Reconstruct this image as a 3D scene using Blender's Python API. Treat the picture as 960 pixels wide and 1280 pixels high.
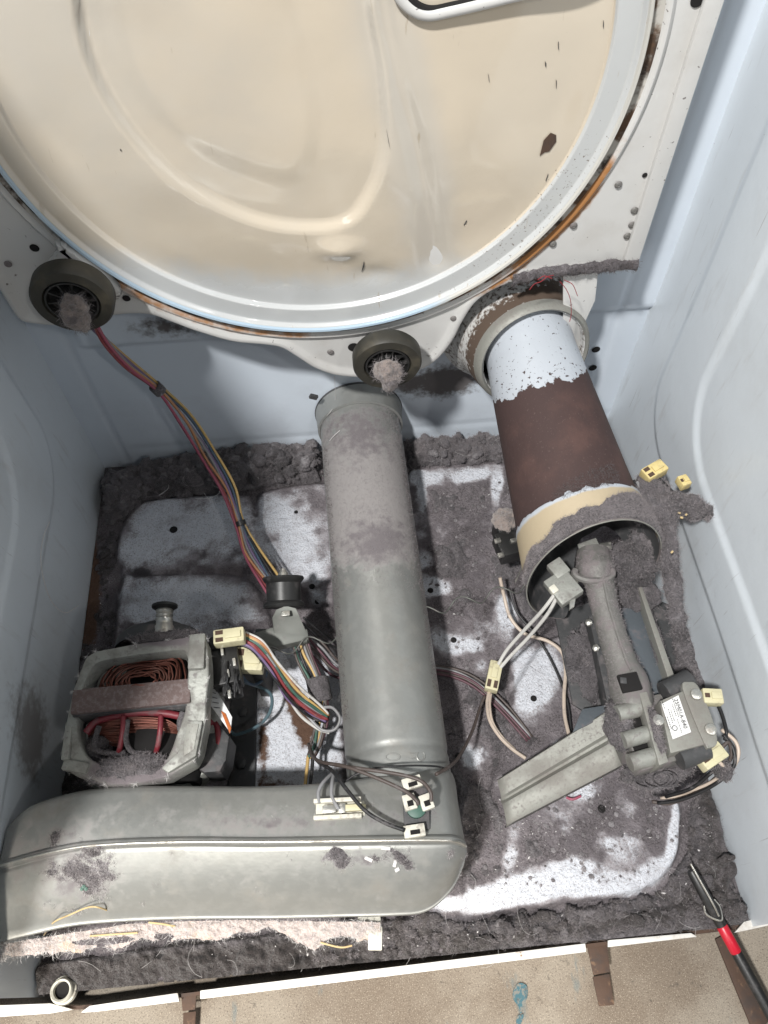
import bpy, bmesh, math, random
import numpy as np
from mathutils import Vector, Matrix

for o in list(bpy.data.objects):
    bpy.data.objects.remove(o)
scene = bpy.context.scene
COL = scene.collection

# ------------------------------------------------------------------ camera
F_PX = 962.54                       # focal length in photo pixels (960 x 1280)
PITCH, YAW, ROLL = 1.018197, 0.063062, -0.025128
CAM = np.array([-0.0044, -0.01996, 0.84497])
fw = np.array([math.sin(YAW)*math.cos(PITCH), math.cos(YAW)*math.cos(PITCH), -math.sin(PITCH)])
rt0 = np.cross(fw, [0, 0, 1.0]); rt0 /= np.linalg.norm(rt0); up0 = np.cross(rt0, fw)
cr, sr = math.cos(ROLL), math.sin(ROLL)
rt = cr*rt0 + sr*up0
up = -sr*rt0 + cr*up0
cam = bpy.data.cameras.new('camera'); cam_o = bpy.data.objects.new('camera', cam); COL.objects.link(cam_o)
cam.sensor_fit = 'VERTICAL'; cam.sensor_height = 36.0; cam.lens = 36.0*F_PX/1280.0
cam.clip_start = 0.01; cam.clip_end = 50
cam_o.matrix_world = Matrix(((rt[0], up[0], -fw[0], CAM[0]), (rt[1], up[1], -fw[1], CAM[1]),
                             (rt[2], up[2], -fw[2], CAM[2]), (0, 0, 0, 1)))
scene.camera = cam_o

# ------------------------------------------------------------------ light
world = bpy.data.worlds.new('World'); scene.world = world; world.use_nodes = True
bg = world.node_tree.nodes['Background']
bg.inputs[0].default_value = (0.68, 0.83, 1.0, 1); bg.inputs[1].default_value = 0.09

def area(name, loc, target, size, power, col):
    l = bpy.data.lights.new(name, 'AREA'); l.shape = 'DISK'; l.size = size; l.energy = power; l.color = col
    o = bpy.data.objects.new(name, l); COL.objects.link(o); o.location = loc
    o.rotation_euler = (Vector(target)-Vector(loc)).to_track_quat('-Z', 'Y').to_euler()
    return o
area('main_lamp', (-0.75, -0.70, 2.55), (0.05, 0.3, 0.2), 0.16, 92, (1.0, 0.985, 0.96))
area('soft_lamp', (0.8, -1.3, 2.1), (0.0, 0.3, 0.3), 0.12, 6, (1.0, 0.97, 0.93))
area('wall_fill', (-1.6, -1.7, 1.25), (0.2, 0.25, 0.3), 1.3, 13, (1.0, 0.97, 0.93))  # added fill from the front left that brightens the right wall
sp = bpy.data.lights.new('sun_patch', 'SPOT'); sp.energy = 420; sp.spot_size = math.radians(24); sp.spot_blend = 0.35; sp.shadow_soft_size = 0.05; sp.color = (1.0, 0.93, 0.82)
sp_o = bpy.data.objects.new('sun_patch', sp); COL.objects.link(sp_o); sp_o.location = (-0.62, -2.1, 2.6)
sp_o.rotation_euler = (Vector((-0.30, -0.52, -0.03))-Vector(sp_o.location)).to_track_quat('-Z', 'Y').to_euler()

scene.view_settings.view_transform = 'Standard'; scene.view_settings.look = 'None'
scene.view_settings.exposure = 0.18; scene.view_settings.gamma = 1.0
scene.render.engine = 'CYCLES'

# ------------------------------------------------------------------ pixels <-> points
def A(px, py, **k):
    """photo pixel and one known coordinate (x=, y= or z=) -> point in the scene"""
    d = fw*F_PX + rt*(px-480.0) - up*(py-640.0)
    a, v = next(iter(k.items())); i = 'xyz'.index(a)
    return CAM + d*(v-CAM[i])/d[i]

def to_px(P):
    d = np.asarray(P)-CAM; z = d@fw
    return 480+F_PX*(d@rt)/z, 640-F_PX*(d@up)/z

# ------------------------------------------------------------------ noise (numpy)
def _h(i, j, k, s):
    n = (i*374761393 + j*668265263 + k*2147483647 + s*974711) & 0xffffffff
    n = ((n ^ (n >> 13))*1274126177) & 0xffffffff
    n = ((n ^ (n >> 16))*2246822519) & 0xffffffff
    return ((n ^ (n >> 15)) & 0xffffff)/float(0xffffff)

def vnoise(P, scale, seed=0):
    q = np.asarray(P, float)*scale + 1000.0
    i = np.floor(q).astype(np.int64); f = q-i; f = f*f*(3-2*f)
    r = 0
    for a in (0, 1):
        for b in (0, 1):
            for c in (0, 1):
                w = (f[..., 0] if a else 1-f[..., 0])*(f[..., 1] if b else 1-f[..., 1])*(f[..., 2] if c else 1-f[..., 2])
                r = r + w*_h(i[..., 0]+a, i[..., 1]+b, i[..., 2]+c, seed)
    return r

def fbm(P, scale, octaves=4, seed=0, gain=0.5):
    t, a, n = 0, 1.0, 0
    for o in range(octaves):
        t = t + a*vnoise(P, scale*2**o, seed+o*17); n += a; a *= gain
    return t/n

def worley(x, y, scale, seed=0):
    """rounded clumps: 1 at a clump's centre, 0 where clumps meet"""
    u, v = x*scale+500, y*scale+500
    iu, iv = np.floor(u).astype(np.int64), np.floor(v).astype(np.int64)
    best = np.full(np.shape(u), 9.0)
    for a in (-1, 0, 1):
        for b in (-1, 0, 1):
            cx = iu+a+_h(iu+a, iv+b, 3, seed); cy = iv+b+_h(iu+a, iv+b, 7, seed+5)
            best = np.minimum(best, (cx-u)**2+(cy-v)**2)
    return np.sqrt(np.clip(1-best*1.1, 0, 1))

def sstep(a, b, x):
    t = np.clip((x-a)/(b-a), 0, 1); return t*t*(3-2*t)

def blob(u, v, cx, cy, rx, ry, ang=0):
    c, s = math.cos(math.radians(ang)), math.sin(math.radians(ang))
    du, dv = u-cx, v-cy
    a, b = (du*c+dv*s)/rx, (-du*s+dv*c)/ry
    return np.exp(-(a*a+b*b)*1.2)

def poly_sd(u, v, pts):
    """signed distance (positive inside) to a polygon"""
    u = np.asarray(u, float); v = np.asarray(v, float)
    d = np.full(u.shape, 1e18); ins = np.zeros(u.shape, bool); n = len(pts)
    for i in range(n):
        x0, y0 = pts[i]; x1, y1 = pts[(i+1) % n]
        ex, ey = x1-x0, y1-y0
        t = np.clip(((u-x0)*ex+(v-y0)*ey)/(ex*ex+ey*ey+1e-12), 0, 1)
        d = np.minimum(d, (u-x0-t*ex)**2+(v-y0-t*ey)**2)
        cond = ((y0 > v) != (y1 > v))
        ins ^= cond & (u < (x1-x0)*(v-y0)/((y1-y0) if y1 != y0 else 1e-9)+x0)
    d = np.sqrt(d)
    return np.where(ins, d, -d)

# ------------------------------------------------------------------ materials
MATS = {}
def mat(name, base, rough=0.5, metal=0.0, layers=(), bump=None, spec=0.5, coat=0.0, sheen=0.0, bump2=None):
    """layers: dicts col, scale, lo, hi, amp, attr, k, detail, stretch, rough
       mask = smoothstep(lo, hi, attr*k + noise*amp)"""
    m = bpy.data.materials.new(name); m.use_nodes = True
    nt = m.node_tree; N = nt.nodes; L = nt.links
    b = N['Principled BSDF']
    b.inputs['Roughness'].default_value = rough; b.inputs['Metallic'].default_value = metal
    b.inputs['Specular IOR Level'].default_value = spec
    if coat: b.inputs['Coat Weight'].default_value = coat; b.inputs['Coat Roughness'].default_value = 0.06
    if sheen:
        b.inputs['Sheen Weight'].default_value = sheen; b.inputs['Sheen Roughness'].default_value = 0.6
    tc = N.new('ShaderNodeTexCoord')
    def noise(scale, detail, stretch=None, dist=0.0):
        src = tc.outputs['Object']
        if stretch:
            mp = N.new('ShaderNodeMapping'); mp.inputs['Scale'].default_value = stretch
            L.new(src, mp.inputs[0]); src = mp.outputs[0]
        n = N.new('ShaderNodeTexNoise'); n.inputs['Scale'].default_value = scale
        n.inputs['Detail'].default_value = detail; n.inputs['Roughness'].default_value = 0.62
        n.inputs['Distortion'].default_value = dist
        L.new(src, n.inputs['Vector']); return n.outputs['Fac']
    col = None
    rgb = N.new('ShaderNodeRGB'); rgb.outputs[0].default_value = (*base, 1); col = rgb.outputs[0]
    rsock = None; met = None
    for la in layers:
        amp = la.get('amp', 1.0)
        val = None
        if amp:
            f = noise(la.get('scale', 20), la.get('detail', 6), la.get('stretch'), la.get('dist', 0.0))
            mu = N.new('ShaderNodeMath'); mu.operation = 'MULTIPLY'; mu.inputs[1].default_value = amp
            L.new(f, mu.inputs[0]); val = mu.outputs[0]
        if la.get('attr'):
            at = N.new('ShaderNodeAttribute'); at.attribute_name = la['attr']
            ma = N.new('ShaderNodeMath'); ma.operation = 'MULTIPLY_ADD'; ma.inputs[1].default_value = la.get('k', 1.0)
            L.new(at.outputs['Fac'], ma.inputs[0])
            if val: L.new(val, ma.inputs[2])
            else: ma.inputs[2].default_value = 0
            val = ma.outputs[0]
        mr = N.new('ShaderNodeMapRange'); mr.interpolation_type = 'SMOOTHSTEP'
        mr.inputs['From Min'].default_value = la['lo']; mr.inputs['From Max'].default_value = la['hi']
        mr.inputs['To Max'].default_value = la.get('max', 1.0)
        L.new(val, mr.inputs['Value'])
        fac = mr.outputs[0]
        mx = N.new('ShaderNodeMix'); mx.data_type = 'RGBA'
        L.new(fac, mx.inputs['Factor']); L.new(col, mx.inputs['A']); mx.inputs['B'].default_value = (*la['col'], 1)
        col = mx.outputs['Result']
        if 'rough' in la:
            rm = N.new('ShaderNodeMix'); rm.data_type = 'FLOAT'; L.new(fac, rm.inputs['Factor'])
            if rsock: L.new(rsock, rm.inputs['A'])
            else: rm.inputs['A'].default_value = rough
            rm.inputs['B'].default_value = la['rough']; rsock = rm.outputs['Result']
        if metal and la.get('nonmetal', True):
            rm = N.new('ShaderNodeMix'); rm.data_type = 'FLOAT'; L.new(fac, rm.inputs['Factor'])
            if met: L.new(met, rm.inputs['A'])
            else: rm.inputs['A'].default_value = metal
            rm.inputs['B'].default_value = 0.0; met = rm.outputs['Result']
    L.new(col, b.inputs['Base Color'])
    if rsock: L.new(rsock, b.inputs['Roughness'])
    if met: L.new(met, b.inputs['Metallic'])
    prev = None
    for bp in (bump, bump2):
        if not bp: continue
        f = noise(bp[0], 5, bp[3] if len(bp) > 3 else None)
        bn = N.new('ShaderNodeBump'); bn.inputs['Strength'].default_value = bp[1]; bn.inputs['Distance'].default_value = bp[2]
        L.new(f, bn.inputs['Height'])
        if prev: L.new(prev, bn.inputs['Normal'])
        prev = bn.outputs[0]
    if prev: L.new(prev, b.inputs['Normal'])
    MATS[name] = m
    return m

LINT = (0.15, 0.13, 0.137); LINTD = (0.055, 0.046, 0.045); LINTL = (0.42, 0.39, 0.40)
def lint_layer(scale=60, lo=0.55, hi=0.7, attr=None, k=1.0, amp=1.0, col=LINT, mx=1.0, detail=8):
    return dict(col=col, scale=scale, lo=lo, hi=hi, attr=attr, k=k, amp=amp, rough=0.95, max=mx, detail=detail)

mat('enamel_wall', (0.65, 0.70, 0.745), 0.28, layers=[
    dict(col=(0.54, 0.56, 0.57), scale=7, lo=0.48, hi=0.75, max=0.5, rough=0.42),
    dict(col=(0.20, 0.18, 0.17), scale=240, lo=0.70, hi=0.76, max=0.6, rough=0.8),
    dict(col=(0.45, 0.45, 0.45), scale=30, lo=0.55, hi=0.75, max=0.45, rough=0.6, stretch=(1, 2.2, 0.35), detail=10),
    dict(col=(0.30, 0.29, 0.29), scale=120, lo=0.68, hi=0.74, max=0.5, rough=0.7, stretch=(1, 3.0, 0.12), detail=3),
    dict(col=(0.20, 0.18, 0.175), scale=90, attr='grime', k=1.0, amp=0.9, lo=0.75, hi=1.25, rough=0.8, max=0.8)],
    bump=(9, 0.12, 0.01), bump2=(260, 0.05, 0.0008))
mat('enamel_rear', (0.63, 0.69, 0.76), 0.3, layers=[
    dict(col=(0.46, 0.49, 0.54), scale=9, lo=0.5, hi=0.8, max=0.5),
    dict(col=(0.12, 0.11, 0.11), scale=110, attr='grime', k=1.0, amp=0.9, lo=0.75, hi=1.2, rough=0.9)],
    bump=(9, 0.1, 0.008))
mat('enamel_pan', (0.62, 0.64, 0.69), 0.45, layers=[
    dict(col=(0.20, 0.18, 0.18), scale=800, attr='dust', k=0.12, amp=1.0, lo=0.56, hi=0.68, max=0.8, rough=0.9, detail=3),
    dict(col=(0.30, 0.27, 0.275), scale=380, attr='dust', k=0.25, amp=1.0, lo=0.56, hi=0.74, max=0.8, rough=0.9, detail=3),
    dict(col=(0.25, 0.225, 0.235), scale=38, attr='dust', k=0.9, amp=1.5, lo=0.75, hi=1.35, max=0.8, rough=0.95, detail=14),
    dict(col=(0.115, 0.101, 0.108), scale=70, attr='dust', k=1.1, amp=1.6, lo=1.15, hi=1.65, max=0.95, rough=0.95, detail=14),
    dict(col=(0.038, 0.032, 0.034), scale=45, attr='dust', k=0.6, amp=1.6, lo=1.25, hi=1.80, max=0.8, rough=0.95, detail=14),
    dict(col=(0.30, 0.27, 0.285), scale=55, attr='dust', k=0.3, amp=1.6, lo=1.12, hi=1.42, max=0.7, rough=0.95, detail=14),
    dict(col=(0.20, 0.178, 0.188), scale=14, attr='dust', k=0.35, amp=1.6, lo=0.98, hi=1.35, max=0.75, rough=0.95, detail=14),
    dict(col=(0.03, 0.025, 0.025), scale=600, attr='dust', k=0.25, amp=1.0, lo=0.72, hi=0.88, max=0.7, rough=0.95, detail=4),
    dict(col=(0.40, 0.37, 0.38), scale=800, attr='dust', k=0.15, amp=1.0, lo=0.76, hi=0.86, max=0.7, rough=0.95, detail=4),
    dict(col=(0.10, 0.055, 0.035), scale=160, attr='rust', k=1.0, amp=0.8, lo=0.7, hi=1.0, rough=0.9)],
    bump=(420, 0.8, 0.002), bump2=(90, 0.7, 0.006))
mat('enamel_plate', (0.57, 0.565, 0.55), 0.3, layers=[
    dict(col=(0.46, 0.44, 0.41), scale=14, lo=0.5, hi=0.75, max=0.5),
    dict(col=(0.10, 0.085, 0.08), scale=230, lo=0.69, hi=0.74, max=0.8, rough=0.8, detail=2),
    dict(col=(0.085, 0.058, 0.042), scale=200, attr='grime', k=1.0, amp=1.3, lo=0.98, hi=1.22, rough=0.9, detail=10),
    dict(col=(0.33, 0.15, 0.05), scale=70, attr='rust', k=1.0, amp=0.7, lo=0.75, hi=1.1, rough=0.7)],
    bump=(12, 0.1, 0.006), bump2=(200, 0.06, 0.0006))
mat('enamel_drum', (0.57, 0.50, 0.40), 0.14, layers=[
    dict(col=(0.50, 0.47, 0.42), scale=5, lo=0.45, hi=0.75, max=0.7, attr='pale', k=0.6, amp=0.7),
    dict(col=(0.49, 0.51, 0.52), scale=60, attr='band', k=1.0, amp=0.25, lo=0.40, hi=0.8, max=0.9, rough=0.3),
    dict(col=(0.36, 0.30, 0.22), scale=40, lo=0.70, hi=0.74, max=0.6, stretch=(4.5, 1, 0.6), detail=3, rough=0.5),
    dict(col=(0.14, 0.11, 0.085), scale=420, attr='speck', k=0.14, amp=1.0, lo=0.76, hi=0.80, max=0.85, rough=0.7, detail=3)],
    coat=1.0, bump=(7, 0.10, 0.01), bump2=(150, 0.06, 0.001))
mat('enamel_blue_edge', (0.50, 0.49, 0.455), 0.28, layers=[
    dict(col=(0.36, 0.47, 0.57), scale=50, attr='blue', k=1.0, amp=0.4, lo=0.5, hi=0.9, max=0.95),
    dict(col=(0.22, 0.12, 0.06), scale=60, attr='rust', k=1.0, amp=0.8, lo=0.75, hi=1.05, rough=0.8),
    dict(col=(0.30, 0.16, 0.07), scale=40, lo=0.66, hi=0.74, max=0.6, rough=0.7)])
mat('galvanised', (0.30, 0.305, 0.292), 0.42, 0.55, layers=[
    dict(col=(0.38, 0.38, 0.365), scale=90, lo=0.45, hi=0.62, max=0.25, rough=0.5, detail=4, nonmetal=False),
    dict(col=(0.17, 0.15, 0.125), scale=28, lo=0.52, hi=0.75, max=0.55, rough=0.8, detail=10),
    dict(col=(0.25, 0.235, 0.23), scale=75, attr='dust', k=1.0, amp=1.0, lo=0.8, hi=1.15, rough=0.95, detail=10),
    dict(col=(0.150, 0.135, 0.14), scale=90, attr='soot', k=1.0, amp=1.0, lo=0.85, hi=1.2, rough=0.95, detail=10)],
    bump=(420, 0.08, 0.0005), bump2=(14, 0.12, 0.006))
mat('sheet_grey', (0.25, 0.25, 0.225), 0.55, 0.25, layers=[
    dict(col=(0.21, 0.195, 0.175), scale=26, lo=0.45, hi=0.68, max=0.7, rough=0.8, detail=12, nonmetal=False),
    dict(col=(0.20, 0.175, 0.17), scale=330, lo=0.52, hi=0.68, max=0.6, rough=0.95)],
    bump=(260, 0.3, 0.001))
mat('cast_metal', (0.29, 0.295, 0.27), 0.55, 0.3, layers=[
    dict(col=(0.13, 0.12, 0.108), scale=38, lo=0.44, hi=0.66, max=0.75, rough=0.85, detail=12),
    dict(col=(0.17, 0.15, 0.15), scale=200, lo=0.52, hi=0.68, max=0.7, rough=0.95),
    dict(col=LINT, scale=45, attr='dust', k=1.0, amp=0.9, lo=0.7, hi=1.05, rough=0.95)],
    bump=(150, 0.4, 0.0015), bump2=(30, 0.3, 0.004))
mat('steel_bright', (0.55, 0.54, 0.50), 0.35, 0.9, layers=[
    dict(col=(0.22, 0.19, 0.16), scale=120, lo=0.52, hi=0.68, max=0.7, rough=0.7)], bump=(200, 0.3, 0.0008))
mat('black_plastic', (0.016, 0.016, 0.016), 0.42, layers=[
    dict(col=(0.07, 0.063, 0.063), scale=80, lo=0.55, hi=0.75, max=0.6, rough=0.8)], bump=(120, 0.2, 0.001))
mat('rubber', (0.028, 0.026, 0.020), 0.55, layers=[
    dict(col=(0.075, 0.065, 0.045), scale=50, lo=0.45, hi=0.75, max=0.8, rough=0.7)], bump=(160, 0.25, 0.0008))
mat('dark_metal', (0.065, 0.066, 0.068), 0.6, 0.3, layers=[
    dict(col=(0.13, 0.115, 0.115), scale=70, lo=0.5, hi=0.7, max=0.8, rough=0.9),
    dict(col=(0.03, 0.025, 0.022), scale=25, lo=0.6, hi=0.75, max=0.8)], bump=(180, 0.4, 0.0015))
mat('blue_steel', (0.10, 0.115, 0.13), 0.5, 0.3, layers=[
    dict(col=LINT, scale=55, lo=0.56, hi=0.68, max=0.8, rough=0.95)], bump=(200, 0.3, 0.001))
mat('dusty_cast', (0.17, 0.165, 0.155), 0.6, 0.3, layers=[
    dict(col=(0.30, 0.285, 0.27), scale=30, lo=0.5, hi=0.7, max=0.5, rough=0.6, nonmetal=False),
    dict(col=(0.17, 0.148, 0.15), scale=60, lo=0.46, hi=0.62, max=0.9, rough=0.96, detail=10),
    dict(col=(0.06, 0.05, 0.048), scale=40, lo=0.6, hi=0.72, max=0.7, rough=0.9)], bump=(260, 0.5, 0.0015))
mat('black_void', (0.006, 0.005, 0.005), 0.9)
mat('lamination', (0.125, 0.088, 0.082), 0.75, layers=[
    dict(col=(0.20, 0.165, 0.16), scale=330, lo=0.45, hi=0.65, max=0.7),
    dict(col=(0.06, 0.045, 0.04), scale=30, lo=0.6, hi=0.75, max=0.6)], bump=(380, 0.5, 0.001))
mat('copper', (0.17, 0.062, 0.045), 0.4, 0.6, layers=[
    dict(col=(0.12, 0.055, 0.04), scale=55, lo=0.48, hi=0.66, max=0.85, rough=0.7)])
mat('red_insulation', (0.15, 0.016, 0.024), 0.5, layers=[
    dict(col=(0.13, 0.09, 0.09), scale=60, lo=0.5, hi=0.68, max=0.8, rough=0.9)], bump=(150, 0.3, 0.001))
mat('cream_plastic', (0.56, 0.52, 0.34), 0.45, layers=[
    dict(col=(0.33, 0.29, 0.20), scale=90, lo=0.52, hi=0.7, max=0.7, rough=0.8)])
mat('yellow_plastic', (0.60, 0.49, 0.22), 0.45, layers=[
    dict(col=(0.30, 0.25, 0.16), scale=70, lo=0.50, hi=0.66, max=0.75, rough=0.85)])
mat('white_plastic', (0.60, 0.58, 0.50), 0.5, layers=[
    dict(col=(0.26, 0.23, 0.20), scale=110, lo=0.5, hi=0.68, max=0.75, rough=0.85)])
mat('label_white', (0.72, 0.72, 0.71), 0.5, layers=[dict(col=(0.4, 0.38, 0.37), scale=90, lo=0.56, hi=0.7, max=0.5)])
mat('ink', (0.03, 0.03, 0.03), 0.6)
mat('orange_plastic', (0.42, 0.11, 0.02), 0.5)
mat('lip_paint', (0.70, 0.685, 0.65), 0.42, layers=[
    dict(col=(0.45, 0.40, 0.34), scale=45, lo=0.52, hi=0.7, max=0.6, rough=0.7),
    dict(col=(0.22, 0.10, 0.04), scale=60, lo=0.66, hi=0.71, max=0.9, rough=0.8)], bump=(60, 0.2, 0.002))
mat('rusty', (0.085, 0.05, 0.034), 0.75, 0.2, layers=[
    dict(col=(0.05, 0.034, 0.027), scale=40, lo=0.45, hi=0.65),
    dict(col=(0.20, 0.12, 0.07), scale=130, lo=0.58, hi=0.7, max=0.6)], bump=(150, 0.4, 0.001))
mat('rust_seam', (0.10, 0.055, 0.03), 0.8, layers=[
    dict(col=(0.035, 0.024, 0.018), scale=30, lo=0.45, hi=0.6, detail=8),
    dict(col=(0.26, 0.15, 0.07), scale=45, lo=0.55, hi=0.68, max=0.7),
    dict(col=(0.50, 0.48, 0.44), scale=22, lo=0.48, hi=0.58, max=0.9)])
mat('paper_tan', (0.50, 0.38, 0.20), 0.7)
mat('funnel', (0.42, 0.45, 0.49), 0.35, layers=[
    dict(col=(0.045, 0.026, 0.024), scale=260, attr='chips', k=1.0, amp=1.0, lo=1.0, hi=1.03, rough=0.75, detail=3),
    dict(col=(0.047, 0.026, 0.024), scale=75, attr='brown', k=1.0, amp=0.75, lo=0.84, hi=0.88, rough=0.8, detail=10),
    dict(col=(0.10, 0.07, 0.065), scale=500, attr='brown', k=0.1, amp=1.0, lo=0.72, hi=0.78, max=0.6, rough=0.85, detail=3),
    dict(col=(0.095, 0.050, 0.042), scale=16, attr='brown', k=0.35, amp=0.8, lo=0.72, hi=0.92, max=0.7, rough=0.85, detail=9),
    dict(col=(0.40, 0.33, 0.225), scale=50, attr='cream', k=1.0, amp=0.9, lo=0.70, hi=1.15, rough=0.6, detail=9),
    dict(col=(0.17, 0.145, 0.142), scale=110, attr='lint', k=1.0, amp=0.9, lo=0.75, hi=1.05, rough=0.97, detail=12)],
    bump=(230, 0.3, 0.0012))
mat('lint', (0.150, 0.133, 0.142), 0.97, spec=0.1, sheen=0.3, layers=[
    dict(col=(0.050, 0.043, 0.046), scale=26, lo=0.45, hi=0.64, max=0.85, detail=12),
    dict(col=(0.27, 0.245, 0.26), scale=9, lo=0.50, hi=0.68, max=0.55, detail=8),
    dict(col=(0.33, 0.305, 0.322), scale=60, lo=0.55, hi=0.72, max=0.8, detail=14),
    dict(col=(0.38, 0.35, 0.365), scale=260, lo=0.60, hi=0.72, max=0.6, detail=8),
    dict(col=(0.05, 0.043, 0.045), scale=600, lo=0.54, hi=0.68, max=0.5, detail=4),
    dict(col=(0.45, 0.42, 0.43), scale=850, lo=0.62, hi=0.72, max=0.6, detail=4),
    dict(col=(0.050, 0.039, 0.035), scale=60, attr='soil', k=1.0, amp=0.9, lo=0.75, hi=1.45, max=0.85, detail=10),
    dict(col=(0.48, 0.45, 0.465), scale=90, attr='fluff', k=1.0, amp=1.0, lo=0.78, hi=1.3, max=0.9, detail=12)],
    bump=(620, 1.0, 0.004), bump2=(190, 1.0, 0.008))
mat('lint_pink', (0.50, 0.42, 0.39), 0.97, spec=0.1, sheen=0.4, layers=[
    dict(col=(0.30, 0.25, 0.245), scale=110, lo=0.48, hi=0.66, max=0.8, detail=10),
    dict(col=(0.55, 0.42, 0.27), scale=30, lo=0.55, hi=0.7, max=0.7)], bump=(300, 0.9, 0.003))
mat('lint_tan', (0.25, 0.205, 0.185), 0.97, spec=0.1, sheen=0.4, layers=[
    dict(col=(0.10, 0.085, 0.08), scale=150, lo=0.5, hi=0.66, max=0.8, detail=10)], bump=(300, 0.9, 0.003))
mat('fibre_grey', (0.27, 0.245, 0.25), 0.9, spec=0.1)
mat('fibre_dark', (0.12, 0.105, 0.105), 0.9, spec=0.1)
mat('fibre_white', (0.62, 0.60, 0.59), 0.8, spec=0.2)
mat('fibre_red', (0.28, 0.03, 0.04), 0.8, spec=0.2)
mat('concrete', (0.27, 0.235, 0.19), 0.88, layers=[
    dict(col=(0.15, 0.115, 0.085), scale=6, lo=0.42, hi=0.62, max=0.8, detail=10),
    dict(col=(0.45, 0.39, 0.31), scale=900, lo=0.56, hi=0.66, max=0.7, detail=3),
    dict(col=(0.07, 0.052, 0.04), scale=700, lo=0.54, hi=0.66, max=0.75, detail=4),
    dict(col=(0.07, 0.06, 0.05), scale=110, lo=0.63, hi=0.72, max=0.6, detail=6),
    dict(col=(0.10, 0.15, 0.165), scale=26, lo=0.62, hi=0.72, max=0.5, stretch=(2.2, 0.6, 1), detail=8)],
    bump=(300, 0.5, 0.0015))
mat('paint_teal', (0.035, 0.105, 0.13), 0.65, layers=[dict(col=(0.20, 0.18, 0.15), scale=330, lo=0.47, hi=0.6, max=0.8, detail=4), dict(col=(0.02, 0.05, 0.06), scale=120, lo=0.55, hi=0.66, max=0.7)])
mat('red_plastic', (0.50, 0.012, 0.03), 0.35)
mat('grey_zinc', (0.125, 0.13, 0.118), 0.5, 0.3, layers=[dict(col=(0.20, 0.18, 0.175), scale=90, lo=0.52, hi=0.7, max=0.6, rough=0.95)])
for n, c in dict(pink=(0.42, 0.03, 0.10), red=(0.30, 0.012, 0.02), yellow=(0.62, 0.36, 0.03), orange=(0.55, 0.20, 0.03),
                 blue=(0.035, 0.09, 0.16), black=(0.014, 0.014, 0.016), purple=(0.17, 0.09, 0.25), grey=(0.24, 0.24, 0.25),
                 green=(0.03, 0.13, 0.09), brown=(0.085, 0.058, 0.048), white=(0.58, 0.56, 0.52), cream=(0.60, 0.46, 0.34),
                 teal=(0.045, 0.11, 0.14), maroon=(0.12, 0.03, 0.05)).items():
    c = tuple(0.62*x+0.38*(sum(c)/3)*0.8 for x in c)
    mat('wire_'+n, c, 0.5, layers=[dict(col=(0.13+c[0]*0.3, 0.12+c[1]*0.3, 0.12+c[2]*0.3), scale=120, lo=0.54, hi=0.7, max=0.65, rough=0.85)])

# ------------------------------------------------------------------ object helpers
def tag(o, label=None, cat=None, group=None, kind=None):
    if label: o['label'] = label
    if cat: o['category'] = cat
    if group: o['group'] = group
    if kind: o['kind'] = kind
    return o

def thing(name, label, cat, loc=(0, 0, 0), group=None):
    o = bpy.data.objects.new(name, None); COL.objects.link(o)
    o.empty_display_size = 0.02; o.location = loc
    return tag(o, label, cat, group)

def link(name, me, material, parent=None, smooth=True):
    if smooth is not None:
        me.polygons.foreach_set('use_smooth', [bool(smooth)]*len(me.polygons))
    me.materials.append(MATS[material])
    o = bpy.data.objects.new(name, me); COL.objects.link(o)
    if parent is not None: o.parent = parent
    return o

def origin(parent):
    p = np.zeros(3)
    while parent is not None:
        p = p + np.array(parent.location); parent = parent.parent
    return p

def mesh(name, verts, faces, material, parent=None, smooth=True, attrs=None):
    """verts in scene coordinates; parent's position is taken off"""
    v = np.asarray(verts, float).reshape(-1, 3) - origin(parent)
    me = bpy.data.meshes.new(name); me.from_pydata(v.tolist(), [], faces if isinstance(faces, list) else faces.tolist()); me.update()
    for k, a in (attrs or {}).items():
        at = me.attributes.new(k, 'FLOAT', 'POINT'); at.data.foreach_set('value', np.asarray(a, np.float32).ravel())
    return link(name, me, material, parent, smooth)

def grid_faces(nu, nv, closed_v=False, keep=None, flip=False):
    i, j = np.meshgrid(np.arange(nu-1), np.arange(nv if closed_v else nv-1), indexing='ij')
    j2 = (j+1) % nv
    f = np.stack([i*nv+j, (i+1)*nv+j, (i+1)*nv+j2, i*nv+j2], -1).reshape(-1, 4)
    if flip: f = f[:, ::-1]
    if keep is not None:
        k = keep.ravel(); f = f[k[f].all(1)]
    return f

def grid(name, P, material, parent=None, closed_v=False, attrs=None, flip=False, smooth=True):
    nu, nv = P.shape[:2]
    return mesh(name, P.reshape(-1, 3), grid_faces(nu, nv, closed_v, None, flip), material, parent, smooth, attrs)

def grid_normals(P):
    du = np.gradient(P, axis=0); dv = np.gradient(P, axis=1)
    n = np.cross(du, dv); return n/(np.linalg.norm(n, axis=2, keepdims=True)+1e-12)

def resample(P, nu, nv):
    a = np.linspace(0, P.shape[0]-1, nu); b = np.linspace(0, P.shape[1]-1, nv)
    ia = np.minimum(a.astype(int), P.shape[0]-2); ib = np.minimum(b.astype(int), P.shape[1]-2)
    fa = (a-ia)[:, None, None]; fb = (b-ib)[None, :, None]
    g = lambda x, y: P[ia+x][:, ib+y]
    return g(0, 0)*(1-fa)*(1-fb)+g(1, 0)*fa*(1-fb)+g(0, 1)*(1-fa)*fb+g(1, 1)*fa*fb

def compact(verts, faces, attrs=None):
    used = np.unique(faces); m = np.full(len(verts), -1); m[used] = np.arange(len(used))
    return verts[used], m[faces], {k: a.ravel()[used] for k, a in (attrs or {}).items()}

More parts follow.
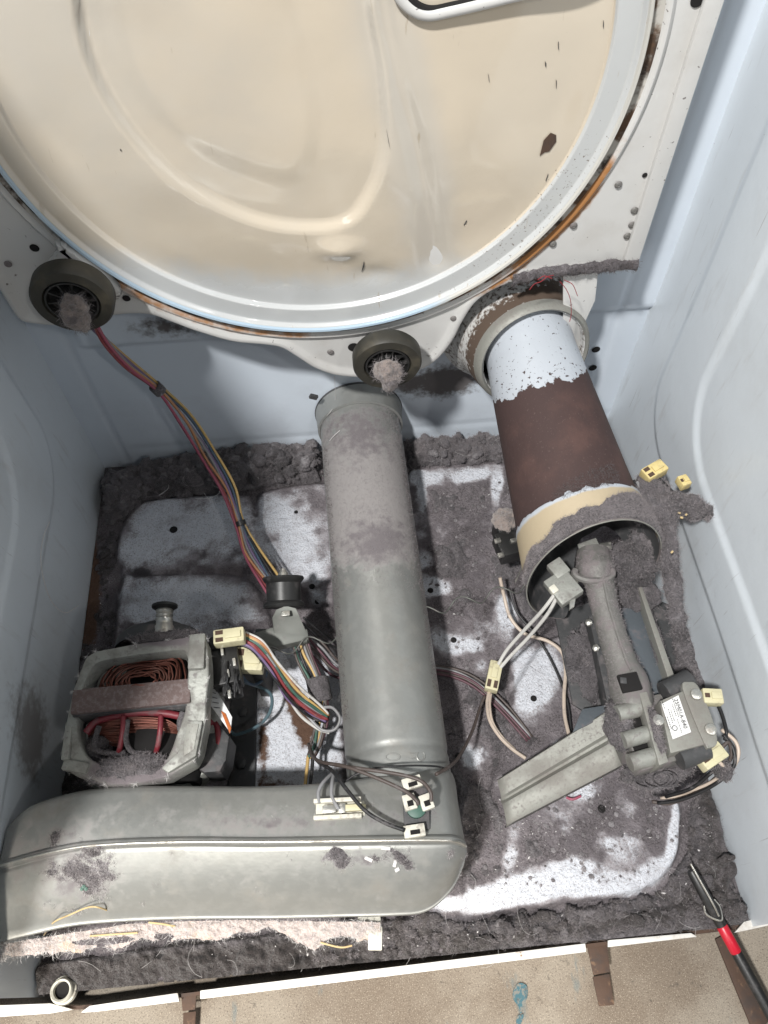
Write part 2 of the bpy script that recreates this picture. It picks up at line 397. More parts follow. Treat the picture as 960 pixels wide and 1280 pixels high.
def lint_skin(name, P, N, thick, material='lint', parent=None, attrs=None, lo=0.0):
    V = P + N*np.maximum(thick, -0.0012)[..., None]
    f = grid_faces(P.shape[0], P.shape[1], keep=thick > lo-0.0012)
    if len(f) == 0: return None
    v, f, at = compact(V.reshape(-1, 3), f, attrs)
    o = mesh(name, v, f, material, parent, True, at); o['kind'] = 'stuff'
    return o

def spline(pts, n=8):
    pts = [np.asarray(p, float) for p in pts]
    if len(pts) == 2: return np.array([pts[0]+(pts[1]-pts[0])*t for t in np.linspace(0, 1, n+1)])
    q = [2*pts[0]-pts[1]]+pts+[2*pts[-1]-pts[-2]]; out = []
    for i in range(1, len(q)-2):
        p0, p1, p2, p3 = q[i-1:i+3]
        for t in np.linspace(0, 1, n, endpoint=False):
            out.append(0.5*((2*p1)+(-p0+p2)*t+(2*p0-5*p1+4*p2-p3)*t*t+(-p0+3*p1-3*p2+p3)*t**3))
    out.append(pts[-1]); return np.array(out)

def tube_geo(path, r, seg=8, closed=False):
    path = np.asarray(path, float); n = len(path)
    r = np.broadcast_to(np.asarray(r, float), (n,))
    T = np.gradient(path, axis=0)
    if closed: T = np.roll(path, -1, 0)-np.roll(path, 1, 0)
    T /= np.linalg.norm(T, axis=1, keepdims=True)+1e-12
    ref = np.array([0.0, 0, 1]) if abs(T[0][2]) < 0.9 else np.array([1.0, 0, 0])
    u = np.cross(T[0], ref); u /= np.linalg.norm(u); V = []
    for i in range(n):
        u = u - T[i]*(u@T[i]); u /= np.linalg.norm(u)+1e-12; w = np.cross(T[i], u)
        for k in range(seg):
            a = 2*math.pi*k/seg; V.append(path[i]+r[i]*(math.cos(a)*u+math.sin(a)*w))
    F = []
    for i in range(n if closed else n-1):
        i2 = (i+1) % n
        for k in range(seg):
            k2 = (k+1) % seg; F.append([i*seg+k, i*seg+k2, i2*seg+k2, i2*seg+k])
    if not closed: F += [list(range(seg))[::-1], [(n-1)*seg+k for k in range(seg)]]
    return V, F

class MB:
    """collects shapes into one mesh"""
    def __init__(s): s.v = []; s.f = []
    def add(s, V, F):
        b = len(s.v); s.v += [tuple(map(float, p)) for p in V]; s.f += [[i+b for i in f] for f in F]; return s
    def tube(s, pts, r, seg=8, n=8, closed=False, raw=False):
        return s.add(*tube_geo(pts if raw else spline(pts, n), r, seg, closed))
    def box(s, c, size, R=None, bev=0.0):
        bm = bmesh.new(); bmesh.ops.create_cube(bm, size=1)
        bmesh.ops.scale(bm, vec=size, verts=bm.verts)
        if bev: bmesh.ops.bevel(bm, geom=bm.edges[:], offset=bev, segments=2, profile=0.6, affect='EDGES')
        M = R if R is not None else np.eye(3)
        V = [np.asarray(c)+M@np.array(v.co) for v in bm.verts]; F = [[v.index for v in f.verts] for f in bm.faces]
        bm.verts.index_update(); F = [[v.index for v in f.verts] for f in bm.faces]; bm.free()
        return s.add(V, F)
    def lathe(s, c, axis, prof, seg=24, squash=1.0, a0=0, a1=2*math.pi):
        """prof: list of (distance along axis, radius)"""
        axis = np.asarray(axis, float); axis /= np.linalg.norm(axis)
        ref = np.array([0, 0, 1.0]) if abs(axis[2]) < 0.9 else np.array([0, 1.0, 0])
        u = np.cross(axis, ref); u /= np.linalg.norm(u); w = np.cross(u, axis)
        full = abs(a1-a0-2*math.pi) < 1e-6; m = seg if full else seg+1
        V = []; F = []
        for d, r in prof:
            for k in range(m):
                a = a0+(a1-a0)*k/seg; V.append(np.asarray(c)+axis*d+r*(math.cos(a)*u+squash*math.sin(a)*w))
        for i in range(len(prof)-1):
            for k in range(seg):
                k2 = (k+1) % m; F.append([i*m+k, i*m+k2, (i+1)*m+k2, (i+1)*m+k])
        return s.add(V, F)
    def prism(s, poly, dvec, bev=0.0):
        """flat polygon (points in 3-D, in order) extruded by dvec"""
        n = len(poly); a = [np.asarray(p, float) for p in poly]; b = [p+np.asarray(dvec) for p in a]
        bm = bmesh.new(); vs = [bm.verts.new(p) for p in a+b]
        bm.faces.new(vs[:n][::-1]); bm.faces.new(vs[n:])
        for i in range(n): bm.faces.new((vs[i], vs[(i+1) % n], vs[n+(i+1) % n], vs[n+i]))
        bmesh.ops.recalc_face_normals(bm, faces=bm.faces)
        if bev: bmesh.ops.bevel(bm, geom=bm.edges[:], offset=bev, segments=2, profile=0.6, affect='EDGES')
        bm.verts.index_update()
        V = [np.array(v.co) for v in bm.verts]; F = [[v.index for v in f.verts] for f in bm.faces]; bm.free()
        return s.add(V, F)
    def build(s, name, material, parent=None, smooth=True, sharp=True):
        o = mesh(name, s.v, s.f, material, parent, smooth)
        if smooth and sharp:
            o.data.set_sharp_from_angle(angle=math.radians(38))
        return o

def frame(xdir, zdir=(0, 0, 1)):
    """3x3 with columns x, y, z"""
    x = np.asarray(xdir, float); x /= np.linalg.norm(x); z = np.asarray(zdir, float); z = z-x*(z@x); z /= np.linalg.norm(z)
    return np.stack([x, np.cross(z, x), z], 1)

def rnd_path(pts, amp, seed):
    rr = random.Random(seed)
    return [np.asarray(p)+np.array([rr.uniform(-1, 1) for _ in range(3)])*amp for p in pts]

def pxs(pts):
    return [A(u, v, z=h) for u, v, h in pts]

def smooth_closed(poly, n=6):
    p = [np.asarray(q, float) for q in poly]; out = []
    for i in range(len(p)):
        p0, p1, p2, p3 = p[i-1], p[i], p[(i+1) % len(p)], p[(i+2) % len(p)]
        for t in np.linspace(0, 1, n, endpoint=False):
            out.append(0.5*((2*p1)+(-p0+p2)*t+(2*p0-5*p1+4*p2-p3)*t*t+(-p0+3*p1-3*p2+p3)*t**3))
    return out

def fibres(name, roots, normals, n, length, width, material, parent=None, seed=1, spread=0.8, label=None):
    """short curled fibres standing on a surface, as one mesh"""
    rs = np.random.RandomState(seed); k = rs.randint(0, len(roots), n)
    p = roots[k]+rs.normal(0, 0.0006, (n, 3)); nn = normals[k]
    t = rs.normal(0, 1, (n, 3)); d = nn*(1-spread*rs.rand(n, 1))+t*spread*0.6
    d /= np.linalg.norm(d, axis=1, keepdims=True)+1e-9
    L = length*(0.35+0.9*rs.rand(n, 1)**1.5)
    bend = rs.normal(0, 1, (n, 3)); bend -= d*(bend*d).sum(1, keepdims=True)
    side = np.cross(d, bend); side /= np.linalg.norm(side, axis=1, keepdims=True)+1e-9; side *= width
    bend /= np.linalg.norm(bend, axis=1, keepdims=True)+1e-9
    m = p+d*L*0.5+bend*L*0.22; e = p+d*L*0.66+bend*L*0.75
    V = np.stack([p-side, p+side, m-side, m+side, e], 1).reshape(-1, 3)
    b = np.arange(n)*5
    quads = np.stack([b, b+1, b+3, b+2], 1).tolist(); tris = np.stack([b+2, b+3, b+4], 1).tolist()
    o = mesh(name, V, quads+tris, material, parent, False); o['kind'] = 'stuff'
    return o

def blobs(name, C, Rd, material, parent=None, seed=1, flat=0.62, amp=0.9, attrs=None, fib=0, flen=0.004, fmat='fibre_grey'):
    """many small fluffy clumps as one mesh"""
    nu, nv = 8, 12
    th = np.linspace(0.05, math.pi-0.05, nu)[:, None]; ph = np.linspace(0, 2*math.pi, nv, endpoint=False)[None]
    S = np.stack([np.sin(th)*np.cos(ph), np.sin(th)*np.sin(ph), (np.cos(th)+0*ph)*flat], -1).reshape(-1, 3)
    n = len(C); rs = np.random.RandomState(seed); ang = rs.rand(n)*6.283; c, s_ = np.cos(ang), np.sin(ang); st = 0.7+0.6*rs.rand(n)
    X = S[None, :, 0]*st[:, None]; Y = S[None, :, 1]/st[:, None]
    D = np.stack([X*c[:, None]-Y*s_[:, None], X*s_[:, None]+Y*c[:, None], np.broadcast_to(S[None, :, 2], X.shape)], -1)
    P = C[:, None]+D*Rd[:, None, None]
    w = 1+amp*(fbm(P, 140, 3, seed)-0.5)*1.6+0.5*(fbm(P, 420, 2, seed+4)-0.5)
    P = C[:, None]+D*(Rd[:, None]*w)[..., None]
    f = grid_faces(nu, nv, True)
    F = (f[None]+(np.arange(n)*nu*nv)[:, None, None]).reshape(-1, 4)
    at = {k: np.repeat(np.asarray(a), nu*nv) for k, a in (attrs or {}).items()}
    o = mesh(name, P.reshape(-1, 3), F, material, parent, True, at); o['kind'] = 'stuff'
    if fib:
        Dn = D/np.linalg.norm(D, axis=2, keepdims=True)
        k = Dn[..., 2].ravel() > -0.2
        fo = fibres(name+'_fibres', P.reshape(-1, 3)[k], Dn.reshape(-1, 3)[k], fib, flen, 0.00009, fmat, parent, seed+9, 0.9)
        return o, fo
    return o, None

def set_attr(o, name, func):
    V = np.array([q.co[:] for q in o.data.vertices])+origin(o.parent); u, v = to_px(V)
    a = o.data.attributes.get(name) or o.data.attributes.new(name, 'FLOAT', 'POINT')
    a.data.foreach_set('value', np.asarray(func(u, v, V), np.float32))

W2 = 0.34; YR = 0.605
PLATE_Y = 0.545

# ================================================================== SETTING
GZ = -0.03
g = grid('garage_floor', np.stack(np.meshgrid(np.linspace(-1.6, 1.6, 9), np.linspace(-1.6, 1.6, 9), indexing='ij')+[np.full((9, 9), GZ)], -1),
         'concrete')
tag(g, kind='structure')
def splat(name, pts, material, parent, th=0.0012, z=GZ):
    poly = smooth_closed([A(u, v, z=z+0.0006) for u, v in pts], 5)
    MB().prism(poly, (0, 0, th)).build(name, material, parent, smooth=False)
splat('paint_drip', [(641, 1240), (648, 1229), (658, 1232), (659, 1246), (653, 1258), (651, 1270), (648, 1258), (642, 1250)], 'paint_teal', g)
splat('paint_drip', [(646, 1271), (654, 1268), (652, 1278), (646, 1284)], 'paint_teal', g)
#splat('paint_drip', [(681, 1196), (687, 1200), (688, 1215), (683, 1214), (679, 1204)], 'paint_teal', g)
#splat('paint_drip', [(737, 1222), (742, 1226), (741, 1240), (736, 1236)], 'paint_teal', g)
#splat('paint_drip', [(560, 1266), (572, 1262), (585, 1270), (578, 1282), (562, 1280)], 'paint_teal', g)
# flat brown strip that paints the pen tool's shadow on the floor
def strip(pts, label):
    o = MB().prism([A(u, v, z=GZ+0.001) for u, v in pts], (0, 0, 0.003), 0.0006).build('shadow_strip', 'rusty', None)
    tag(o, label, 'painted shadow', 'painted shadows on the floor'); return o
strip([(893, 1174), (905, 1168), (962, 1272), (950, 1290), (938, 1284)], 'long brown strip painted as the shadow of the black pen tool')

# ------------------------------------------------------------------ cabinet
cab = thing('dryer_cabinet', 'white enamelled dryer cabinet with its front panel removed', 'dryer cabinet', (0, 0.3, 0))

def side_panel(sx):
    ny, nz = 300, 460
    Y, Z = np.meshgrid(np.linspace(0.0, YR+0.004, ny), np.linspace(-0.02, 0.93, nz), indexing='ij')
    def rr(y1, z0, rad):     # rounded rectangle reaching to the front and up: positive inside
        dy = np.maximum(Y-(y1-rad), 0); dz = np.maximum((z0+rad)-Z, 0)
        return rad-np.hypot(dy, dz)
    d = 0.0024*sstep(-0.006, 0.006, rr(0.525, 0.135, 0.07)) - 0.0026*sstep(-0.007, 0.007, rr(0.452, 0.205, 0.08))
    d += 0.005*(fbm(np.stack([Y, Z, Y*0+sx], -1), 4, 2, 5)-0.5)*sstep(0, 0.1, Z)
    X = sx*(W2-d*np.where(Z > 0.02, 1, np.clip(Z/0.02, 0, 1)))
    P = np.stack([X, Y, Z], -1); u, v = to_px(P)
    if sx < 0:
        gr = 0.75*blob(u, v, 40, 930, 22, 70)+0.35*blob(u, v, 20, 880, 60, 80)
    else:
        gr = 0.3*blob(u, v, 880, 720, 40, 90)
    grid('side_panel', P, 'enamel_wall', cab, attrs={'grime': gr}, flip=(sx > 0))
side_panel(-1); side_panel(1)

nx, nz = 170, 200
X, Z = np.meshgrid(np.linspace(-W2-0.002, W2+0.002, nx), np.linspace(-0.015, 0.93, nz), indexing='ij')
d = 0.004*sstep(0.232, 0.226, Z)*0 - 0.006*sstep(0.222, 0.230, Z)*sstep(-0.30, -0.285, X)
d += 0.003*np.exp(-((X+0.305)/0.0022)**2) + 0.003*np.exp(-((X-0.307)/0.0022)**2)
d += 0.0022*np.exp(-((Z-0.035)/0.0022)**2)*sstep(-0.30, -0.29, X)
P = np.stack([X, YR+d, Z], -1); u, v = to_px(P)
gr = 1.0*blob(u, v, 560, 475, 55, 26, -8)+0.5*blob(u, v, 500, 480, 26, 16)+0.35*sstep(0.04, 0.0, Z)+0.7*blob(u, v, 210, 408, 70, 20)  # grime, plus the bulkhead's shadow painted in below the plate at left
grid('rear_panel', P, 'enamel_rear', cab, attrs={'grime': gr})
for (u, v) in ((745, 437), (741, 460), (140, 592)):
    c = A(u, v, y=YR-0.001); MB().lathe(c, (0, -1, 0), [(0, 0.0), (0.0004, 0.0042), (0.0, 0.005)], 14).build('screw_hole', 'black_void', cab)

# ---- base pan: pressed pads, thin dust (lint that lies on it is a layer of its own)
PADS = [[(160, 650), (185, 630), (300, 622), (318, 634), (330, 700), (312, 713), (160, 714)],
        [(148, 1010), (155, 732), (172, 724), (300, 724), (335, 765), (350, 800), (420, 806), (432, 985), (420, 1010)],
        [(322, 632), (340, 616), (405, 608), (420, 625), (420, 760), (385, 745), (345, 722), (326, 690)],
        [(512, 590), (632, 580), (650, 620), (655, 760), (610, 850), (545, 850), (520, 760)],
        [(585, 1080), (620, 960), (640, 870), (690, 800), (760, 820), (838, 985), (847, 1040), (838, 1080), (805, 1110), (740, 1124), (610, 1142), (582, 1128)]]
CLEAN = [(215, 660, 55, 30, -4, 1.1), (280, 665, 45, 36, 0, 0.9), (180, 690, 30, 22, 0, .8), (240, 755, 80, 22, 0, 1.1), (300, 765, 40, 18, 25, .8),
         (190, 770, 40, 22, 0, .9), (350, 640, 26, 26, 0, 1.0), (375, 680, 26, 42, 0, .9), (345, 700, 14, 22, 0, .5), (392, 720, 16, 16, 0, 1.1), (395, 752, 15, 13, 0, 1.0),
         (350, 850, 34, 36, 0, 1.5), (345, 930, 40, 60, 0, 1.5), (405, 900, 26, 60, 0, 1.3), (375, 985, 60, 20, 0, 1.2), (330, 1000, 40, 20, 0, 1.0),
         (530, 605, 20, 10, 10, .9), (527, 630, 10, 26, 5, 1.0), (590, 600, 26, 7, -10, .8), (545, 737, 24, 14, 0, .9), (535, 705, 12, 12, 0, .6), (560, 810, 22, 13, 30, 1.0), (620, 615, 8, 24, 0, .9),
         (588, 812, 14, 9, 20, .7), (662, 848, 24, 46, -8, 1.2), (600, 838, 10, 12, 0, .6), (632, 770, 13, 24, -15, .9), (592, 946, 24, 20, 0, 1.3), (700, 940, 24, 14, 0, .5),
         (670, 1108, 62, 15, -6, 1.8), (610, 1125, 34, 13, -12, 1.9), (745, 1108, 60, 14, -5, 1.2), (808, 1096, 34, 15, -35, 1.0), (838, 1045, 7, 50, 8, 1.3), (700, 1088, 60, 14, -5, .7),
         (635, 1075, 12, 40, 10, .6), (705, 1030, 40, 30, 0, .35), (770, 1060, 40, 25, 0, .45), (790, 1010, 30, 22, 0, .4), (735, 990, 26, 18, 0, .4),
         (560, 1130, 30, 12, 0, .8), (870, 960, 10, 60, 0, .3)]
def pan_height(X, Y):
    u, v = to_px(np.stack([X, Y, X*0], -1)); h = np.zeros(X.shape)
    for p in PADS: h = np.maximum(h, 0.0105*sstep(-5, 4, poly_sd(u, v, [tuple(q_) for q_ in smooth_closed(p, 4)])))
    return h
def lint_fields(X, Y):
    P3 = np.stack([X, Y, X*0], -1); u, v = to_px(P3)
    n1 = fbm(P3, 22, 5, 3); n2 = fbm(P3, 70, 4, 9)
    t = 0.0008+0.017*(n1-0.45)+0.008*(n2-0.5)
    for p in PADS: t -= 0.0042*sstep(-4, 8, poly_sd(u, v, [tuple(q_) for q_ in smooth_closed(p, 4)]))
    # deep lint: rear strips, left strip, gutters, front tray, right tray
    deep = 0.017*sstep(0, 14, poly_sd(u, v, [(132, 605), (140, 596), (300, 568), (400, 560), (405, 606), (330, 612), (300, 618), (190, 630), (165, 655), (130, 655)]))
    deep += 0.014*sstep(0, 10, poly_sd(u, v, [(500, 560), (560, 556), (640, 552), (640, 586), (560, 592), (505, 596)]))
    deep += 0.0022*sstep(0, 8, poly_sd(u, v, [(100, 660), (150, 640), (150, 800), (150, 1000), (60, 1000)]))
    deep += 0.005*sstep(0, 10, poly_sd(u, v, [(40, 1200), (520, 1140), (600, 1150), (735, 1130), (820, 1112), (858, 1060), (858, 985), (870, 900), (935, 1155), (740, 1190), (300, 1240), (45, 1262)]))
    deep += 0.004*sstep(0, 16, poly_sd(u, v, [(560, 960), (620, 985), (640, 1030), (640, 1100), (585, 1120), (560, 1060)]))
    deep += 0.005*blob(u, v, 840, 960, 40, 60)
    deep += 0.003*blob(u, v, 575, 690, 40, 70)+0.003*blob(u, v, 630, 720, 20, 50)
    t = t+0.0034*sstep(0, 22, poly_sd(u, v, [(500, 598), (640, 582), (668, 700), (690, 790), (640, 880), (700, 930), (640, 960), (560, 1000), (540, 850)]))*(0.4+1.2*n1)
    t = t+0.0030*sstep(0, 25, poly_sd(u, v, [(640, 990), (700, 1000), (820, 970), (835, 1060), (760, 1090), (640, 1090)]))*(0.2+1.6*n1)
    t = t+deep*(0.55+0.9*n2)
    cl = np.zeros(X.shape)
    cj = 0.35+1.3*fbm(P3, 55, 4, 61)
    for cx, cy, rx, ry, an, w in CLEAN: cl = np.maximum(cl, (0.62 if cx < 420 and cy < 800 else 1.35)*w*blob(u, v, cx, cy, rx, ry, an)*cj)
    t = t-0.0125*cl-0.009*blob(u, v, 110, 735, 12, 75)
    lump = worley(X, Y, 62, 2)*0.55+worley(X+3, Y, 120, 4)*0.45
    amp = np.clip(t, 0, 0.011)
    t = t+amp*1.1*(lump-0.45)+np.clip(deep*1.6, 0, 0.02)*0.85*(worley(X, Y+9, 80, 11)*0.7+worley(X+5, Y, 150, 12)*0.4-0.5)
    soil = 1.05*sstep(0, 30, poly_sd(u, v, [(30, 1190), (520, 1140), (600, 1150), (735, 1135), (830, 1115), (862, 1060), (862, 985), (890, 950), (940, 1155), (300, 1250), (30, 1270)]))
    soil += 0.9*sstep(0, 20, poly_sd(u, v, [(95, 655), (155, 650), (155, 1000), (55, 1010)]))
    soil += 0.6*blob(u, v, 605, 1060, 26, 60)+0.35*blob(u, v, 565, 660, 60, 90)+0.3*blob(u, v, 860, 1020, 30, 90)
    soil += 0.0*u
    fluff = 0.45*blob(u, v, 710, 1050, 120, 70)+0.35*blob(u, v, 630, 1000, 40, 60)+0.3*blob(u, v, 690, 1150, 90, 20)+0.25*blob(u, v, 560, 800, 60, 90)+0.4*blob(u, v, 640, 690, 20, 40)
    return t, cl, soil, fluff, u, v, np.clip(deep/0.004, 0, 1)

nx, ny = 300, 270
X, Y = np.meshgrid(np.linspace(-W2+0.001, W2-0.001, nx), np.linspace(0.004, YR-0.001, ny), indexing='ij')
h = pan_height(X, Y); t, cl, soil, fluff, u, v, dm = lint_fields(X, Y)
dust = np.clip(0.36+0.70*(t+0.007)/0.010-0.35*np.clip(cl, 0, 1), 0.05, 1.1)
rust = 1.3*blob(u, v, 110, 735, 16, 85)+0.9*blob(u, v, 370, 880, 14, 40, -12)+0.6*blob(u, v, 385, 915, 12, 30)+0.45*blob(u, v, 330, 930, 8, 60)+0.4*blob(u, v, 350, 985, 40, 12)+0.25*blob(u, v, 345, 940, 40, 50)
grid('base_pan', np.stack([X, Y, h], -1), 'enamel_pan', cab, attrs={'dust': dust, 'rust': rust})
for (u0, v0, r) in ((217, 662, .0045), (390, 733, .003), (397, 752, .003), (567, 800, .003), (667, 873, .003), (573, 945, .003), (752, 1011, .0035), (538, 738, .003), (370, 640, .002)):
    p = A(u0, v0, z=0.0105); zz = float(pan_height(np.array([[p[0]]]), np.array([[p[1]]]))[0, 0])
    MB().lathe(A(u0, v0, z=zz+0.0006), (0, 0, 1), [(0.0008, 0), (0.0008, r), (0, r+0.0006)], 12).build('drain_hole', 'black_void', cab)

# ---- front lip
lip = MB()
for pts in ([(-40, 1258), (62, 1254), (92, 1262), (62, 1267), (-40, 1274)], [(100, 1266), (112, 1257), (222, 1241), (224, 1252), (118, 1265)], [(250, 1238), (732, 1179), (733, 1190), (250, 1249)],
            [(760, 1175), (864, 1166), (872, 1171), (760, 1184)], [(918, 1166), (930, 1152), (1000, 1134), (1000, 1148), (934, 1163)]):
    lip.prism([A(u0, v0, z=0.006) for u0, v0 in pts], (0, 0, -0.004), 0.001)
lip.build('front_lip', 'lip_paint', cab)
MB().prism([A(-60, 1262, z=0.0), A(100, 1262, z=0), A(480, 1216, z=0), A(930, 1160, z=0), A(1000, 1141, z=0), A(1000, 1136, z=0), A(930, 1155, z=0), A(480, 1212, z=0), A(100, 1257, z=0), A(-60, 1258, z=0)], (0, 0, -0.026)).build('front_flange', 'rusty', cab, smooth=False)
# clip tabs in the lip notches
for k, pts in enumerate([[(733, 1178), (758, 1174), (763, 1215), (742, 1219)], [(226, 1241), (246, 1238), (244, 1262), (228, 1264)]]):
    MB().prism([A(u0, v0, z=-0.004) for u0, v0 in pts], (0, 0, -0.002), 0.0005).build('clip_tab', 'rusty', cab)
for pts in ([(741, 1221), (762, 1217), (768, 1256), (749, 1258)], [(229, 1266), (245, 1264), (243, 1300), (228, 1300)]):
    MB().prism([A(u0, v0, z=-0.018) for u0, v0 in pts], (0, 0, -0.002), 0.0005).build('clip_tab', 'rusty', cab)
# levelling-leg socket in the front corner
c = A(79, 1238, z=0.004)
MB().lathe(c, (0.05, 0, 1), [(-0.004, 0.0125), (0.000, 0.0118), (0.001, 0.0104), (0.006, 0.0100), (0.0075, 0.0090), (0.006, 0.0074), (-0.003, 0.0070)], 28).build('leg_socket', 'white_plastic', cab)
MB().lathe(c+[0, 0, 0.001], (0, 0, 1), [(0, 0.0), (0, 0.0072)], 20).build('socket_hole', 'black_void', cab)

# ---- lint layer on the pan
nx, ny = 560, 500
X, Y = np.meshgrid(np.linspace(-W2+0.001, W2-0.001, nx), np.linspace(0.0015, YR-0.002, ny), indexing='ij')
h = pan_height(X, Y); t, cl, soil, fluff, u, v, dm = lint_fields(X, Y)
P3 = np.stack([X, Y, h], -1)
t = t+0.0016*(fbm(P3, 240, 3, 21)-0.5)*np.clip(t/0.003, 0.2, 1)
edge = np.minimum(W2-np.abs(X), YR-Y)
t = t*sstep(-0.004, 0.004, edge+0.003*(n_ := fbm(P3, 60, 2, 8)))
Nz = np.zeros(P3.shape); Nz[..., 2] = 1
lint = lint_skin('floor_lint', P3, Nz, t-0.0022-0.0045*(1-dm)+0.003*(fbm(P3, 160, 3, 77)-0.5), attrs={'soil': soil, 'fluff': fluff+0.6*np.clip(0.4-t/0.004, 0, 0.4)})
tag(lint, 'grey lint and dust matted over the cabinet floor', 'lint', kind='stuff')
keep = t > 0.0005
ts = np.maximum(t-0.0022-0.0045*(1-dm), 0)
R0 = (P3+Nz*ts[..., None])[keep]; Nn = grid_normals(P3+Nz*ts[..., None])[keep]
light = soil[keep] < 0.5
o = fibres('lint_fibres', R0[light], Nn[light], 60000, 0.0035, 0.00008, 'fibre_grey', None, 3)
tag(o, 'short pale fibres standing out of the floor lint', 'lint', kind='stuff')
o = fibres('lint_fibres', R0, Nn, 40000, 0.0035, 0.00009, 'fibre_dark', None, 4)
tag(o, 'short dark fibres standing out of the floor lint', 'lint', kind='stuff')
# clumps heaped in the deep lint
def heap(name, label, region, n, r0, r1, seed, soilv, fluffv, fib, tmin=0.002, flen=0.004, fmat='fibre_grey'):
    rs = np.random.RandomState(seed); flat_ = 0.62 if r1 > .0065 and soilv < 0.5 else 0.34; inside = poly_sd(u, v, region) > 0
    k = np.argwhere(inside & (ts > tmin)); k = k[rs.randint(0, len(k), n)]
    C = (P3+Nz*ts[..., None])[k[:, 0], k[:, 1]]; Rd = r0+(r1-r0)*rs.rand(n)**2.2
    C[:, 2] += Rd*rs.uniform(-0.25, 0.35, n)*(1 if flat_ > .5 else 0.3)
    C[:, 0] = np.clip(C[:, 0], -W2+0.006, W2-0.006); C[:, 1] = np.clip(C[:, 1], 0.008, YR-0.008)
    o, fo = blobs(name, C, Rd, 'lint', None, seed, flat_, attrs={'soil': soilv+rs.uniform(-.2, .2, n), 'fluff': fluffv+rs.uniform(-.25, .3, n)}, fib=fib, flen=flen, fmat=fmat)
    tag(o, label, 'lint', kind='stuff')
    if fo: tag(fo, label.replace('clumps', 'fibres on the clumps'), 'lint', kind='stuff')
heap('rear_lint', 'popcorn clumps of grey lint heaped along the rear wall', [(128, 660), (136, 590), (300, 560), (405, 552), (405, 612), (300, 622), (180, 635), (150, 670)], 420, .003, .0095, 1, 0.05, 0.2, 45000, 0.002, 0.0045)
heap('rear_lint', 'low clumps of grey lint between pipe and heat tube', [(495, 552), (645, 545), (645, 592), (500, 600)], 220, .0025, .007, 2, 0.1, 0.2, 24000, 0.002, 0.0045)
heap('front_lint', 'dark clumps of lint in the tray behind the front lip', [(380, 1180), (520, 1142), (735, 1130), (830, 1112), (860, 1050), (862, 960), (940, 1155), (740, 1186), (400, 1224)], 420, .0015, .007, 3, 0.75, 0.08, 26000, 0.001, 0.0035, 'fibre_grey')
heap('side_lint', 'dirty clumps of lint beside the left wall', [(98, 655), (155, 650), (155, 850), (90, 850)], 120, .0015, .005, 4, 0.6, 0.0, 2500, 0.0, 0.003, 'fibre_dark')
heap('gutter_lint', 'small pale clumps of fluff on the right of the pipe', [(520, 640), (640, 600), (660, 720), (600, 880), (640, 1100), (570, 1120), (560, 900)], 300, .0006, .0026, 5, 0.1, 0.45, 8000, -0.01)
heap('pad_lint', 'small pale clumps of fluff on the pressed panel under the burner', [(600, 1110), (640, 980), (700, 1010), (800, 980), (846, 1050), (800, 1105)], 160, .0005, .0030, 6, 0.0, 0.55, 5000, -0.01, 0.003, 'fibre_grey')
# long loose hairs in the lint
hm = MB(); rr = random.Random(12)
kk = np.argwhere(ts > 0.001)
for i in range(80):
    a_, b_ = kk[rr.randrange(len(kk))]; p = (P3+Nz*ts[..., None])[a_, b_]+np.array([0, 0, 0.003]); an = rr.uniform(0, 6.28); cu = rr.uniform(-.9, .9); L = rr.uniform(.003, .008)
    q_ = [p]
    for j in range(5):
        an += cu*rr.uniform(.3, 1.2); q_.append(q_[-1]+np.array([math.cos(an)*L, math.sin(an)*L, rr.uniform(-.0015, .0018)]))
    hm.tube(q_, .00011, 3, 4)
o = hm.build('loose_hairs', 'fibre_white', None, sharp=False); tag(o, 'fine pale hairs curled over the floor lint', 'hair', kind='stuff')
# white flecks and crumbs
rs = np.random.RandomState(5); V = []; Fc = []
fl = [(710, 1050, 110, 60, 130), (640, 1040, 40, 70, 90), (880, 1040, 25, 80, 110), (600, 1170, 260, 25, 160), (140, 740, 30, 120, 40), (820, 1130, 60, 20, 60), (420, 1185, 120, 16, 40), (560, 700, 60, 90, 40)]
for cx, cy, rx, ry, n in fl:
    for i in range(n):
        p = A(cx+rs.normal()*rx*0.7, cy+rs.normal()*ry*0.7, z=0.006)
        if abs(p[0]) > W2-0.01 or p[1] < 0.01: continue
        xx, yy = np.array([[p[0]]]), np.array([[p[1]]])
        zz = float(pan_height(xx, yy)[0, 0]+max(0, lint_fields(xx, yy)[0][0, 0])) if False else 0
        a = rs.rand()*6.3; s = 0.0003+0.0007*rs.rand()**4; l = s*(1+3*rs.rand()**4)
        d = np.array([math.cos(a)*l, math.sin(a)*l, 0]); e = np.array([-math.sin(a)*s, math.cos(a)*s, 0.0003])
        V.append((p, d, e))
pts = np.array([x[0] for x in V]); th = lint_fields(pts[:, 0][None], pts[:, 1][None])[0][0]; hh = pan_height(pts[:, 0][None], pts[:, 1][None])[0]
thd = lint_fields(pts[:, 0][None], pts[:, 1][None])[6][0]
pts[:, 2] = hh+np.maximum(th-0.0022-0.0045*(1-thd), 0)+0.0008
vv = []; ff = []
for i, (p0, d, e) in enumerate(V):
    p = pts[i]; b = len(vv); q = e*rs.uniform(.5, 1)
    vv += [p-d, p+e, p+d*rs.uniform(.6, 1), p-q, p+np.array([0, 0, 0.0006])]
    ff += [[b, b+3, b+4], [b+3, b+2, b+4], [b+2, b+1, b+4], [b+1, b, b+4]]
o = mesh('lint_flecks', vv, ff, 'fibre_white', None, False)
tag(o, 'tiny white flecks scattered over the floor lint', 'flecks', kind='stuff')

